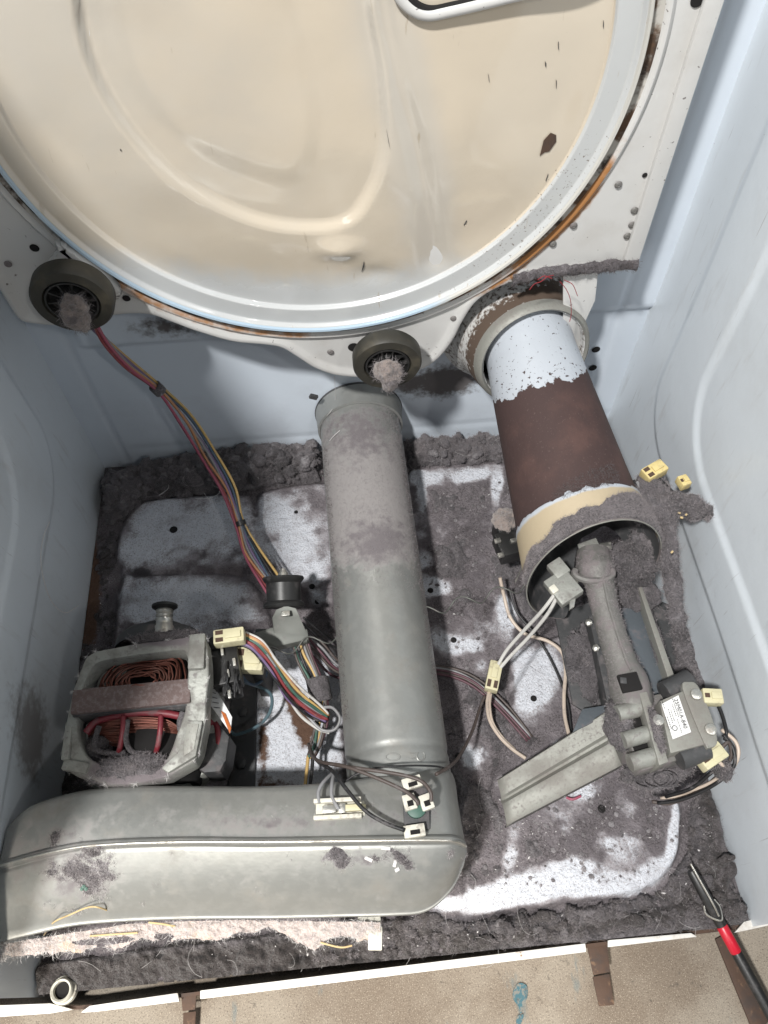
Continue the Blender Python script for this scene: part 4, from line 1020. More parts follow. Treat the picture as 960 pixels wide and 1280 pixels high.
# ragged felt seal under the front edge
se = [(-30, 1196, -30, 1205), (0, 1180, 0, 1192), (30, 1172, 40, 1197), (70, 1166, 70, 1194), (110, 1160, 110, 1190), (160, 1152, 160, 1188), (220, 1149, 215, 1181), (280, 1147, 270, 1178), (330, 1147, 330, 1172), (380, 1148, 372, 1182), (420, 1149, 415, 1182), (450, 1149, 452, 1178), (475, 1150, 476, 1184)]
ta = spline([A(s[0], s[1], z=0.097) for s in se], 12); tb = spline([A(s[2], s[3], z=0.084) for s in se], 12)
SP = resample(np.stack([ta+(tb-ta)*t_+np.array([0, 0, 0.004*math.sin(t_*math.pi)]) for t_ in np.linspace(0, 1, 6)], 1), 420, 34)
n1 = fbm(SP, 60, 4, 3); n2 = fbm(SP, 220, 4, 8); tt = np.linspace(0, 1, 34)[None]
SP[..., 2] += 0.014*(n1-0.5)+0.008*(n2-0.5); SP[..., 1] += tt*0.020*(fbm(SP, 55, 4, 40)-0.5)-0.002
SP[..., 0] = np.maximum(SP[..., 0], -0.336)
uS, vS = to_px(SP)
rag = fbm(SP, 45, 4, 66)
hole = (np.abs(blob(uS, vS, 130, 1176+6*(rag-0.5), 46, 4.5, -2)) > 0.42) | (blob(uS, vS, 205, 1171, 14, 5) > 0.45) | (blob(uS, vS, 425, 1176+10*(rag-0.5), 26, 5) > 0.5) | (tt > 0.62+0.75*(rag-0.32)-0.25*sstep(230, 300, uS)*sstep(400, 350, uS))
f = grid_faces(420, 34, keep=~hole); v_, f_, _ = compact(SP.reshape(-1, 3), f)
o = mesh('felt_seal', v_, f_, 'lint_pink', duct, True)
fibres('seal_fibres', SP[~hole], np.tile([0, -0.6, 0.8], ((~hole).sum(), 1)), 6000, 0.006, 0.0001, 'fibre_white', duct, 14, 1.0)
for q_ in ([(112, 1170, .098), (140, 1168, .099), (172, 1166, .098)], [(186, 1153, .099), (203, 1155, .101), (219, 1158, .099)], [(400, 1178, .090), (425, 1184, .092), (440, 1182, .09)]):
    MB().tube(pxs(q_), 0.0008, 6).build('straw', 'paper_tan', duct)
# catch at the seal's end
MB().box(A(469, 1173, z=0.092), (0.012, 0.018, 0.004), frame((1, -0.1, 0)), 0.001).box(A(462, 1156, z=0.090), (0.020, 0.014, 0.006), frame((1, 0, 0)), 0.001).build('seal_clip', 'white_plastic', duct)

# ================================================================== MOTOR
mo = thing('drive_motor', 'open frame electric motor with copper windings in a grey cast frame', 'motor', (-0.215, 0.22, 0.0))
def ring_prism(m, outer, inner, depth, lip=0.003):
    """closed frame between two loops of equal length, top edge rounded, extruded down"""
    o_ = np.array(outer); i_ = np.array(inner); c_ = np.array([0, 0, 1.0])
    mid = (o_+i_)/2
    loops = [o_-c_*depth, o_-c_*0.0012, o_+(mid-o_)*0.10, mid+c_*0.0002, i_+(mid-i_)*0.14, i_-c_*0.0016, i_-c_*depth]
    n = len(o_); V = np.concatenate(loops); F = []
    for a in range(len(loops)):
        b = (a+1) % len(loops)
        for k in range(n): F.append([a*n+k, a*n+(k+1) % n, b*n+(k+1) % n, b*n+k])
    m.add(V, F)
def rs_loop(pts, n=60, lin=False):
    p = np.array(pts) if lin else np.array(smooth_closed(pts, 6)); q = np.concatenate([p, p[:1]]); L = np.r_[0, np.cumsum(np.linalg.norm(np.diff(q, axis=0), axis=1))]
    s = np.linspace(0, L[-1], n, endpoint=False); return np.stack([np.interp(s, L, q[:, k]) for k in range(3)], 1)
def pts7(pts, zf):   # points from the enlarged crop of the motor (x4, origin 70,740)
    return [A(70+a/4.0, 740+b/4.0, z=zf(b)) for a, b in pts]
zf = lambda b: 0.158-0.022*sstep(300, 900, b)
outer = pts7([(200, 296), (400, 258), (560, 240), (672, 222), (750, 236), (762, 330), (764, 430), (750, 540), (748, 640), (716, 800), (690, 850), (560, 925), (400, 960), (250, 965), (170, 935), (60, 895), (40, 800), (40, 720), (62, 600), (84, 500), (112, 420), (150, 325)], zf)
inner = pts7([(240, 345), (400, 318), (540, 300), (620, 292), (650, 305), (660, 360), (656, 450), (650, 540), (640, 610), (610, 690), (575, 790), (530, 850), (400, 880), (290, 880), (215, 855), (155, 820), (122, 760), (110, 690), (112, 600), (130, 500), (150, 440), (190, 372)], zf)
m = MB(); ring_prism(m, rs_loop(outer, 150, True), rs_loop(inner, 150), 0.022)
fo = m.build('frame', 'cast_metal', mo)
fv = np.array([q.co[:] for q in fo.data.vertices])+origin(mo); uu, vv_ = to_px(fv)
at = fo.data.attributes.new('dust', 'FLOAT', 'POINT'); at.data.foreach_set('value', (0.15+0.8*blob(uu, vv_, 160, 962, 60, 22)+0.75*blob(uu, vv_, 205, 800, 50, 10)).astype(np.float32))
m = MB()   # lower frame half and feet
ring_prism(m, rs_loop([p+np.array([0, 0, -0.045]) for p in outer], 80), rs_loop([p+np.array([0, 0, -0.045]) for p in inner], 80), 0.03)
m.build('lower_frame', 'cast_metal', mo)
m = MB()   # ribs and bolt bosses cast on the frame
for a, b, sx, sy, an in ((706, 300, 22, 50, 0), (60, 745, 10, 50, 0), (100, 875, 34, 14, -15)):
    MB().box(A(70+a/4, 740+b/4, z=zf(b)+0.0005), (sx*0.00070, sy*0.00070, 0.007), frame((math.cos(math.radians(an)), math.sin(math.radians(an)), 0)), 0.002).build('casting_rib', 'cast_metal', mo)
MB().prism([p+np.array([0, 0, 0.0]) for p in pts7([(640, 640), (735, 640), (700, 820), (560, 905), (520, 880), (610, 800)], lambda b: zf(b)+0.004)], (0, 0, -0.03), 0.003).build('frame_leg', 'cast_metal', mo)
MB().prism(pts7([(655, 660), (715, 660), (690, 790), (640, 822), (640, 780)], lambda b: zf(b)+0.0042), (0, 0, 0.001), 0.0003).build('leg_recess', 'sheet_grey', mo)
# lamination stack
c = A(165, 871, z=0.150)
LX = frame(A(240, 861, z=.150)-A(96, 875, z=.150))
m = MB()
m.box(c+np.array([0, 0, -0.012]), (0.109, 0.023, 0.030), LX, 0.0012)
m.build('lamination_stack', 'lamination', mo, smooth=True)
m = MB()
for k in range(9): m.box(c+LX@np.array([0, -0.0112, 0])+np.array([0, -0.0008, -0.002-0.003*k]), (0.107, 0.002, 0.0016), LX)
m.build('lamination_edge', 'dark_metal', mo, smooth=False)
MB().lathe((-0.216, 0.215, 0.085), (0, 1, 0), [(-0.055, 0.0), (-0.055, 0.040), (-0.045, 0.044), (0.045, 0.044), (0.06, 0.040), (0.06, 0)], 40).build('stator', 'black_void', mo)
# windings: loops of copper wire
def winding(name, loops, r=0.00085):
    m = MB(); rr = random.Random(4)
    for L in loops:
        p = np.array(smooth_closed([np.asarray(q_)+np.array([rr.gauss(0, .0011), rr.gauss(0, .0011), rr.gauss(0, .0006)]) for q_ in L], 7)); m.tube(p, r, 5, closed=True, raw=True)
    return m.build(name, 'copper', mo, sharp=False)
L1 = []
for k in range(11):
    for q in range(2):
        s = 1-k*0.068; z = 0.140+0.0012*k-0.004*q
        base = [(225, 480), (235, 430), (290, 365), (380, 338), (500, 330), (600, 335), (640, 385), (632, 450), (560, 500), (400, 520), (280, 515)]
        L1.append([A(70+(430+(a-430)*s)/4, 740+(452+(b-452)*s)/4, z=z) for a, b in base])
winding('winding', L1)
m = MB(); rr = random.Random(7)
for k in range(40):
    d_ = k*3.6; zz_ = 0.1365-0.0006*k+rr.uniform(-.0008, .0008)
    m.tube([A(70+(165+rr.uniform(-4, 4))/4, 740+(700+d_*0.35)/4, z=zz_-.006), A(70+230/4, 740+(650+d_*0.8+rr.uniform(-4, 4))/4, z=zz_), A(70+340/4, 740+(632+d_+rr.uniform(-4, 4))/4, z=zz_+.001), A(70+450/4, 740+(628+d_+rr.uniform(-4, 4))/4, z=zz_+.001), A(70+550/4, 740+(640+d_*0.85+rr.uniform(-4, 4))/4, z=zz_), A(70+620/4, 740+(680+d_*0.4)/4, z=zz_-.005)], .00085, 5)
m.build('winding', 'copper', mo, sharp=False)
L3 = []
for k in range(6):
    s = 1-k*0.1
    base = [(760, 690), (800, 690), (815, 760), (800, 830), (760, 830), (740, 760)]
    L3.append([A(70+(778+(a-778)*s)/4, 740+(760+(b-760)*s)/4, z=0.085+0.001*k) for a, b in base])
winding('winding', L3)
# red insulating cage
m = MB()
q = lambda a, b, z: A(70+a/4, 740+b/4, z=z)
m.tube([q(150, 705, .137), q(200, 650, .138), q(300, 618, .140), q(420, 602, .141), q(540, 606, .141), q(620, 620, .139)], 0.0036, 8)
for a in (338, 525): m.tube([q(a, 615, .142), q(a-4, 690, .141), q(a-14, 760, .136), q(a-24, 800, .128)], 0.0026, 7)
m.tube([q(760, 650, .10), q(800, 665, .10), q(812, 740, .098), q(800, 830, .094), q(770, 870, .09)], 0.0032, 7)
m.tube([q(745, 640, .105), q(780, 655, .10)], 0.004, 7)
m.build('insulator', 'red_insulation', mo, sharp=False)
MB().tube([q(215, 670, .140), q(195, 740, .138), q(200, 790, .130), q(290, 808, .128), q(350, 800, .128)], 0.0026, 7).build('lacing_cord', 'lint', mo, sharp=False)
MB().tube([q(358, 640, .141), q(350, 740, .138), q(385, 800, .128), q(480, 806, .127)], 0.0026, 7).build('lacing_cord', 'lint', mo, sharp=False)
MB().tube([q(640, 600, .142), q(625, 650, .140), q(628, 690, .138)], 0.004, 7).build('lacing_cord', 'lint', mo, sharp=False)
MB().prism([q(a, b, .10) for a, b in ((700, 880), (740, 905), (820, 900), (850, 840), (870, 720), (820, 660), (770, 640))], (0, 0, -0.04), 0.004).build('side_shell', 'dark_metal', mo)
# bearing end with its pulley
cb = A(203, 792, z=0.100)
MB().lathe(cb+np.array([0, -0.02, 0]), (0, 1, 0), [(0.0, 0.046), (0.010, 0.045), (0.016, 0.040), (0.020, 0.030), (0.026, 0.022), (0.030, 0.014), (0.030, 0.0)], 40).build('end_bell', 'dark_metal', mo)
cp = A(205, 784, z=0.138)
MB().lathe(cp, (0.0, 1.0, 0.12), [(-0.01, 0.0105), (0.0, 0.010), (0.002, 0.0085), (0.006, 0.0078), (0.008, 0.0088), (0.010, 0.0076), (0.012, 0.0088), (0.014, 0.0076), (0.016, 0.0088), (0.018, 0.0080)], 28).build('shaft_pulley', 'steel_bright', mo)
MB().lathe(cp, (0.0, 1.0, 0.12), [(0.0175, 0.0080), (0.0205, 0.0125), (0.0225, 0.0128), (0.0235, 0.011), (0.0225, 0.005), (0.0245, 0.0045), (0.0245, 0)], 28).build('pulley_flange', 'black_plastic', mo)
# start switch on the motor's side
m = MB(); B = frame((1, 0.15, 0))
m.box(A(283, 835, z=.118), (0.028, 0.040, 0.022), B, 0.002).box(A(290, 858, z=.112), (0.018, 0.022, 0.018), B, 0.002).box(A(276, 805, z=.125), (0.022, 0.014, 0.014), B, 0.002)
m.build('start_switch', 'black_plastic', mo)
m = MB()
for a, b in ((285, 842), (287, 868), (278, 815), (293, 828)): m.box(A(a, b, z=.131), (0.003, 0.008, 0.004), B, 0.0006)
m.build('switch_terminal', 'steel_bright', mo)
m = MB()
for k in range(7):
    rr = random.Random(k); p = A(280+rr.random()*20, 825+rr.random()*15, z=.130)
    m.tube([p, p+np.array([.004*rr.uniform(-1, 1), -.010, .004]), p+np.array([.006*rr.uniform(-1, 1), -.024, -.004])], 0.0009, 5)
m.build('switch_lead', 'wire_black', mo)
m = MB(); m.prism([A(a, b, z=.112) for a, b in ((259, 852), (268, 858), (290, 896), (288, 916), (262, 880))], (0, 0, -0.002), 0.0004); m.build('rating_plate', 'label_white', mo)
MB().prism([A(a, b, z=.1135) for a, b in ((276, 888), (282, 892), (289, 910), (287, 917))], (0, 0, -0.002), 0.0004).build('warning_label', 'orange_plastic', mo)
m = MB()
for k in range(5): m.tube([A(261+k*1.5, 858+k*6.5, z=.1128), A(268+k*1.8, 861+k*6, z=.1128)], 0.0003, 4)
m.build('rating_print', 'ink', mo)
# mounting bracket beside the motor
MB().prism([A(a, b, z=.016) for a, b in ((290, 800), (322, 800), (318, 1000), (286, 1000))], (0, 0, -0.010), 0.0015).build('mount_bracket', 'dark_metal', mo)
for a, b in ((304, 890), (302, 955)): MB().lathe(A(a, b, z=.016), (0, 0, 1), [(0, 0.006), (0.003, 0.0055), (0.0045, 0.003), (0.0045, 0)], 6).build('mount_bolt', 'dark_metal', mo)
# lint packed on the motor
nu, nv = 70, 60
def clump(name, pxy, z, rx, ry, rz, material, parent, seed, fib=700, amp=1.2, sc=90):
    c = A(pxy[0], pxy[1], z=z); th = np.linspace(0.02, math.pi-0.02, 36)[:, None]; ph = np.linspace(0, 2*math.pi, 48, endpoint=False)[None]
    S = np.stack([np.sin(th)*np.cos(ph), np.sin(th)*np.sin(ph), np.cos(th)+0*ph], -1)
    Q = c+S*np.array([rx, ry, rz]); w = 1+0.8*amp*(fbm(Q+seed*0.37, sc, 4, seed)-0.5)+0.5*(fbm(Q+seed, sc*4, 3, seed+3)-0.5)
    Q = c+S*np.array([rx, ry, rz])*w[..., None]
    o = grid(name, Q, material, parent, closed_v=True); o['kind'] = 'stuff'
    if fib: fibres(name+'_fibres', Q.reshape(-1, 3), S.reshape(-1, 3), int(fib*1.8), 0.005, 0.0001, 'fibre_grey', parent, seed, 0.9)
    return o
clump('frame_lint', (165, 962), 0.131, 0.042, 0.013, 0.007, 'lint', mo, 3, 2600, 0.6, 130)
clump('frame_lint', (205, 798), 0.150, 0.034, 0.007, 0.005, 'lint', mo, 5, 1500, 0.6, 130)
clump('frame_lint', (120, 938), 0.118, 0.014, 0.014, 0.010, 'lint', mo, 6, 400)
fibres('frame_fibres', np.array(outer), np.tile([-0.5, 0, 0.6], (len(outer), 1)), 400, 0.005, 0.0001, 'fibre_white', mo, 33, 1.0)

# ================================================================== IDLER PULLEY
idl = thing('idler_pulley', 'black belt idler pulley on a spring loaded grey arm', 'pulley', A(352, 790, z=0.0))
ci = A(355, 755, z=0.092); ai = np.array([0.03, 0.93, 0.36]); ai /= np.linalg.norm(ai)
MB().lathe(ci, ai, [(-0.004, 0.0), (-0.004, 0.0215), (-0.002, 0.0225), (0.001, 0.0215), (0.003, 0.0185), (0.022, 0.0185), (0.0245, 0.021), (0.027, 0.0225), (0.029, 0.0215), (0.029, 0.008), (0.027, 0.0)], 40).build('wheel', 'black_plastic', idl)
MB().lathe(ci, ai, [(0.027, 0.006), (0.033, 0.0055), (0.035, 0.004), (0.038, 0.003), (0.038, 0)], 16).build('axle_nut', 'steel_bright', idl)
MB().prism([A(a, b, z=z) for a, b, z in ((340, 772, .098), (345, 762, .104), (357, 757, .107), (370, 760, .105), (375, 772, .100), (384, 792, .088), (384, 802, .084), (344, 804, .084))], (0.0, -0.001, -0.003), 0.0008).build('arm_tab', 'grey_zinc', idl)
MB().prism([A(a, b, z=z) for a, b, z in ((298, 797, .090), (340, 784, .090), (384, 786, .090), (386, 799, .086), (330, 812, .084), (300, 814, .084))], (0, 0, -0.012), 0.0015).build('arm', 'grey_zinc', idl)
MB().box(A(357, 767, z=.109), (0.009, 0.006, 0.003), frame((1, 0, 0)), 0.0012).build('bolt_head', 'steel_bright', idl)
hx = []
h0, h1 = A(334, 817, z=.090), A(372, 807, z=.090); hd = h1-h0; R3 = frame(hd)
for k in range(0, 24*10):
    a = 2*math.pi*k/10; hx.append(h0+hd*(k/239)+R3[:, 1]*0.0062*math.cos(a)+R3[:, 2]*0.0062*math.sin(a))
MB().tube(hx, 0.0008, 5, raw=True).build('spring', 'grey_zinc', idl, sharp=False)
MB().box(A(330, 830, z=.045), (0.012, 0.05, 0.08), frame((1, -.1, 0)), 0.002).build('arm_post', 'dark_metal', idl)

# ================================================================== HEAT TUBE (FUNNEL)
fun = thing('heat_tube', 'flaring metal heat tube, white enamel flaking to rust brown', 'heat tube', HB)
Ltot = np.linalg.norm(HB-HT)
nu, nv = 160, 120
s_ = np.linspace(-0.16, 1.0, nu); a_ = np.linspace(0, 2*math.pi, nv, endpoint=False)
F3 = frame(np.cross(ax, [0, 0, 1.0]), -ax+np.array([0, 0, 0]))   # x: sideways
ex = np.cross(ax, [0, 0, 1.0]); ex /= np.linalg.norm(ex); ey = np.cross(ex, ax)
if ey[2] < 0: ey = -ey
Sg, Ag = np.meshgrid(s_, a_, indexing='ij')
rT = 0.0475+(0.0625-0.0475)*np.clip(Sg/0.76, 0, 1)
rT = np.where(Sg > 0.745, np.interp(Sg, [0.745, 0.755, 1.0], [0.0625, 0.0640, 0.0690]), rT)
# mouth is cut at a slant: lower side reaches further
cut = 0.014*np.cos(Ag)*0
Send = 1.0-0.155*np.sin(Ag)-0.34*sstep(0.25, 0.8, -np.sin(Ag))*sstep(0.35, -0.35, np.cos(Ag))          # the mouth is cut back at the top
Se = np.where(Sg > 0.6, 0.6+(Sg-0.6)/0.4*(Send-0.6), Sg)
P = HT+ax*(Se*Ltot)[..., None]+(rT*np.cos(Ag))[..., None]*ex+(rT*np.sin(Ag))[..., None]*ey
wv = fbm(P, 40, 3, 5)
u, v = to_px(P)
brown = sstep(0.04, 0.30, Sg+0.22*(wv-0.5)-0.03*np.cos(Ag-1.6))*sstep(0.765, 0.735, Sg+0.06*(fbm(P, 120, 3, 9)-0.5))+0.55*np.exp(-((Sg-0.26)/0.06)**2)*0
chips = 0.34+0.06*sstep(0.0, 0.25, Sg)-0.5*sstep(0.3, 0.4, Sg)
cream = sstep(0.75, 0.80, Sg)*sstep(0.99, 0.93, Sg)
lin = 0.9*sstep(0.905, 0.955, Sg-0.04*(wv-0.5)-0.05*np.cos(Ag-2.2))
grid('tube_wall', P, 'funnel', fun, closed_v=True, attrs={'brown': brown, 'chips': chips, 'cream': cream, 'lint': lin})
Pin = P[-40:]-((P[-40:]-(HT+ax*(Se[-40:]*Ltot)[..., None]))*0.03)
grid('tube_lining', Pin, 'dark_metal', fun, closed_v=True, flip=True)
ring = P[-1]
MB().tube([r_ for r_, a__ in zip(ring, a_) if not (math.pi*1.05 < a__ < math.pi*1.75)][0:], 0.0007, 7, raw=True).build('mouth_rim', 'sheet_grey', fun) if False else MB().tube(np.roll(ring, -int(nv*0.86), 0)[:int(nv*0.62)], 0.0007, 7, raw=True).build('mouth_rim', 'sheet_grey', fun)
MB().lathe(HT+ax*(Ltot*0.55), ax, [(0, 0.0), (0, 0.055)], 30).build('tube_throat', 'black_void', fun)
# lint felted on the mouth's shoulder
top_k = [k for k in range(nv) if -0.15 < math.sin(a_[k]) ]
sub = P[int(nu*0.78):, :][:, 0:61]; Pf = resample(sub, 110, 200); Nf = grid_normals(Pf)
if Nf[..., 2].mean() < 0: Nf = -Nf
u, v = to_px(Pf); n1 = fbm(Pf, 60, 4, 7); n2 = fbm(Pf, 260, 3, 9); sf = np.linspace(0, 1, 110)[:, None]
t = -0.003+0.0058*sstep(0.50, 0.74, sf+0.45*(n1-0.5)+0.32*sstep(690, 800, u)-0.12*sstep(690, 650, u))*sstep(1.02, 0.9, sf)+0.005*(n1-0.5)+0.003*(n2-0.5)
lint_skin('mouth_lint', Pf, Nf, t, 'lint', fun, {'soil': 0*t, 'fluff': 0.10+0*t})
k = t > 0
fibres('mouth_fibres', (Pf+Nf*t[..., None])[k], Nf[k], 12000, 0.004, 0.0001, 'fibre_grey', fun, 15, 0.9)
# brown smear of lint above the shoulder
sub = P[int(nu*0.62):int(nu*0.80), :][:, 8:40]; Pg = sub.reshape(-1, 3); ug, vg = to_px(Pg)
kk = blob(ug, vg, 745, 600, 60, 14, -20) > 0.35
Ng = (Pg-(HT+ax*((Pg-HT)@ax)[:, None])); Ng /= np.linalg.norm(Ng, axis=1, keepdims=True)
if kk.sum() > 5: fibres('tube_fibres', Pg[kk], Ng[kk], 1500, 0.005, 0.0001, 'fibre_dark', fun, 17, 0.95)
# clip and limit switch on the mouth's side
m = MB(); m.prism([A(a, b, z=.150) for a, b in ((649, 668), (661, 671), (666, 700), (654, 700))], (0, 0, -0.010), 0.001); m.build('side_clip', 'steel_bright', fun)
MB().tube(pxs([(650, 668, .152), (655, 699, .152), (644, 728, .12)]), 0.0008, 5).tube(pxs([(660, 671, .152), (665, 699, .152), (655, 699, .152)]), 0.0008, 5).build('clip_wire', 'steel_bright', fun)
m = MB(); m.box(A(634, 684, z=.085), (0.024, 0.030, 0.022), frame((1, .2, 0)), 0.002).box(A(626, 665, z=.08), (0.014, 0.02, 0.03), frame((1, .2, 0)), 0.002); m.build('limit_switch', 'black_plastic', fun)
m = MB()
for a, b in ((622, 676), (642, 676), (626, 694)): m.box(A(a, b, z=.097), (0.007, 0.005, 0.004), frame((1, .2, 0)), 0.0006)
m.build('switch_terminal', 'steel_bright', fun)
clump('clip_lint', (632, 650), 0.095, 0.012, 0.014, 0.008, 'lint_tan', fun, 12, 400)

# ================================================================== GAS BURNER
bur = thing('gas_burner', 'dusty gas burner with venturi tube and labelled valve beside the right wall', 'gas burner', A(790, 830, z=0.0))
# venturi tube
vp = [(741, 690, .150, .0165), (744, 712, .150, .0195), (749, 728, .148, .0150), (756, 760, .144, .0135), (766, 795, .140, .0138), (777, 830, .136, .0150), (785, 852, .133, .0190), (791, 878, .130, .0195), (794, 892, .128, .0170)]
path = spline([A(a, b, z=z) for a, b, z, r in vp], 10); rad = np.interp(np.linspace(0, len(vp)-1, len(path)), range(len(vp)), [x[3] for x in vp])
V, F = tube_geo(path, rad, 28); MB().add(V, F).build('venturi_tube', 'dusty_cast', bur)
MB().tube([np.array(p)+[0.0, 0.0, r*0.98] for p, r in zip(path[18:58], rad[18:58])], 0.0018, 6, raw=True).build('casting_seam', 'dusty_cast', bur)
MB().tube([A(742+24*math.cos(t_), 716+10*math.sin(t_), z=.160) for t_ in np.linspace(-0.4, 3.5, 14)], 0.0035, 8, raw=True).build('tube_flange', 'dusty_cast', bur)
ph = A(787, 853, z=.156); MB().box(ph+np.array([0, 0, -0.0005]), (0.019, 0.017, 0.004), frame(A(798, 850, z=.156)-A(777, 854, z=.156)), 0.001).build('air_shutter_hole', 'black_void', bur)
MB().box(A(779, 851, z=.157), (0.006, 0.006, 0.003), frame((1, -.2, 0)), 0.001).build('orifice_tip', 'dark_metal', bur)
# spreader plate inside the mouth
MB().prism([A(a, b, z=.15) for a, b in ((722, 680), (745, 672), (758, 700), (730, 706))], (0, 0, -0.002), 0.0005).build('flame_spreader', 'cast_metal', bur)
MB().prism([A(a, b, z=.155) for a, b in ((750, 679), (764, 677), (765, 686), (752, 688))], (0, 0, -0.002), 0.0005).build('spreader_tab', 'steel_bright', bur)
# base channel and side plates
MB().prism([A(a, b, z=.060) for a, b in ((694, 770), (738, 752), (764, 884), (738, 894), (716, 880))], (0, 0, -0.004), 0.0008).build('base_plate', 'dark_metal', bur)
MB().prism([A(a, b, z=.085) for a, b in ((736, 770), (748, 766), (775, 885), (762, 890))], (0, 0, -0.025), 0.0008).build('side_plate', 'dark_metal', bur)
for a, b in ((736, 778), (745, 810)):
    MB().lathe(A(a, b, z=.092), (-0.3, -0.2, 1), [(-.004, 0.0040), (0.002, 0.0038), (0.003, 0.002), (0.003, 0)], 6).build('bolt', 'steel_bright', bur)
MB().prism([A(a, b, z=.110) for a, b in ((774, 764), (799, 742), (847, 860), (808, 882))], (0, 0, -0.004), 0.0008).build('blue_shield', 'blue_steel', bur)
MB().prism([A(a, b, z=.125) for a, b in ((798, 734), (803, 733), (848, 858), (840, 863))], (0, 0, -0.020), 0.001).build('shield_edge', 'sheet_grey', bur)
MB().prism([A(a, b, z=.050) for a, b in ((800, 742), (850, 760), (890, 900), (845, 900))], (0, 0, -0.003), 0.0008).build('lower_shield', 'dark_metal', bur)
# channel bracket (support leg)
a0, a1 = A(622, 976, z=.040), A(760, 889, z=.085); b0, b1 = A(633, 1030, z=.034), A(780, 953, z=.080)
prof = [(0, 0), (0.02, .001), (0.36, .001), (0.41, -.003), (0.49, -.004), (0.58, .003), (0.70, .004), (0.96, .001), (1.0, 0.0), (1.0, -.016)]
rows = []
for s in np.linspace(0, 1, 14):
    p0, p1 = a0+(a1-a0)*s, b0+(b1-b0)*s
    rows.append([p0+(p1-p0)*t_+np.array([0, 0, h_]) for t_, h_ in prof])
brk = grid('support_channel', np.array(rows), 'sheet_grey', bur); brk.data.set_sharp_from_angle(angle=math.radians(30))
sm = brk.modifiers.new('thick', 'SOLIDIFY'); sm.thickness = 0.0014; sm.offset = -1
MB().prism([A(a, b, z=.081) for a, b in ((716, 915), (728, 886), (765, 880), (764, 892))], (0, 0, -0.003), 0.0006).build('gusset', 'blue_steel', bur)
# gas valve: body, coil bracket, cover with label
VR = frame(A(868, 868, z=.16)-A(826, 880, z=.16)); vx, vy = VR[:, 0], VR[:, 1]
MB().box(A(806, 922, z=.112), (0.050, 0.062, 0.045), VR, 0.004).build('valve_body', 'dusty_cast', bur)
for a, b, r, ln in ((784, 889, .0080, .020), (792, 922, .0075, .020), (800, 950, .0080, .020)):
    MB().lathe(A(a, b, z=.140), vx, [(-.010, 0), (-.010, r), (.016, r), (.016, r*0.8), (.022, r*0.8)], 20).build('valve_port', 'cast_metal', bur)
for a, b in ((795, 905), (802, 937)): MB().box(A(a, b, z=.1255), (0.020, 0.012, 0.02), VR, 0.001).build('valve_recess', 'black_void', bur)
MB().prism([A(a, b, z=.150) for a, b in ((799, 866), (809, 864), (836, 952), (824, 957))], (0, 0, -0.030), 0.0012).build('coil_bracket', 'blue_steel' if False else 'sheet_grey', bur)
MB().prism([A(a, b, z=.153) for a, b in ((824, 876), (856, 862), (884, 930), (838, 942))], (0, 0, -0.040), 0.002).build('coil_cover', 'sheet_grey', bur)
MB().prism(smooth_closed([A(a, b, z=.1545) for a, b in ((853, 860), (862, 852), (872, 856), (884, 880), (893, 905), (897, 928), (889, 934), (880, 928))], 4), (0, 0, -0.040), 0.0015).build('cover_flange', 'sheet_grey', bur)
MB().tube([A(848, 948, z=.140), A(882, 935, z=.140)], 0.0105, 20).build('coil', 'dark_metal', bur)
MB().tube([A(830, 866, z=.140), A(862, 850, z=.140)], 0.0105, 20).build('coil', 'dark_metal', bur)
LB = [(827, 880), (848, 869), (864, 915), (841, 924)]
lab = MB().prism([A(a, b, z=.1542) for a, b in LB], (0, 0, -0.0006)).build('valve_label', 'label_white', bur, smooth=False)
# print on the label: one readable line, rows too small to read, and a ring mark
tx = A(864, 915, z=.1552)-A(848, 869, z=.1552); tlen = np.linalg.norm(tx); tx /= tlen; ty = np.cross([0, 0, 1.0], tx)
def text_mesh(body, pos, xdir, size, parent, name):
    cu = bpy.data.curves.new(name, 'FONT'); cu.body = body; cu.size = size; cu.extrude = 0.0001
    o = bpy.data.objects.new(name, cu); COL.objects.link(o)
    dg = bpy.context.evaluated_depsgraph_get(); me = bpy.data.meshes.new_from_object(o.evaluated_get(dg)); bpy.data.objects.remove(o)
    me.materials.clear(); me.materials.append(MATS['ink'])
    Rm = np.stack([xdir, np.cross([0, 0, 1.0], xdir), np.array([0, 0, 1.0])], 1)
    vv = np.array([q.co[:] for q in me.vertices])@Rm.T+pos-origin(parent)
    me.vertices.foreach_set('co', vv.astype(np.float32).ravel()); me.update()
    o = bpy.data.objects.new(name, me); COL.objects.link(o); o.parent = parent
    return o
text_mesh('25M01A-840', A(847.6, 873.0, z=.1549)-ty*0.0040, tx, 0.0052, lab, 'label_text')
m = MB(); rr = random.Random(2)
for row, (off, segs) in enumerate([(0.0065, [(.05, .3), (.34, .55)]), (0.0085, [(.2, .5), (.6, .95)]), (0.0115, [(.35, .6)]), (0.0135, [(.3, .7)]), (0.0165, [(.05, .25), (.5, .8)]), (0.0185, [(.05, .2), (.5, .85)])]):
    for s0, s1 in segs:
        s = s0
        while s < s1:
            w = rr.uniform(.015, .04); p = A(848, 870, z=.1551)+tx*tlen*s-ty*off; q = p+tx*tlen*w
            m.add([p, q, q+ty*0.0007, p+ty*0.0007], [[0, 1, 2, 3]]); s += w+0.018
o = m.build('label_small_print', 'ink', lab, smooth=False); o['kind'] = 'stuff'
c = A(848, 870, z=.1551)+tx*tlen*.82-ty*.0130
MB().tube([c+np.array([math.cos(t_)*.0022, math.sin(t_)*.0022, 0]) for t_ in np.linspace(0, 6.28, 16, endpoint=False)], 0.0003, 4, closed=True, raw=True).build('label_mark', 'ink', lab)
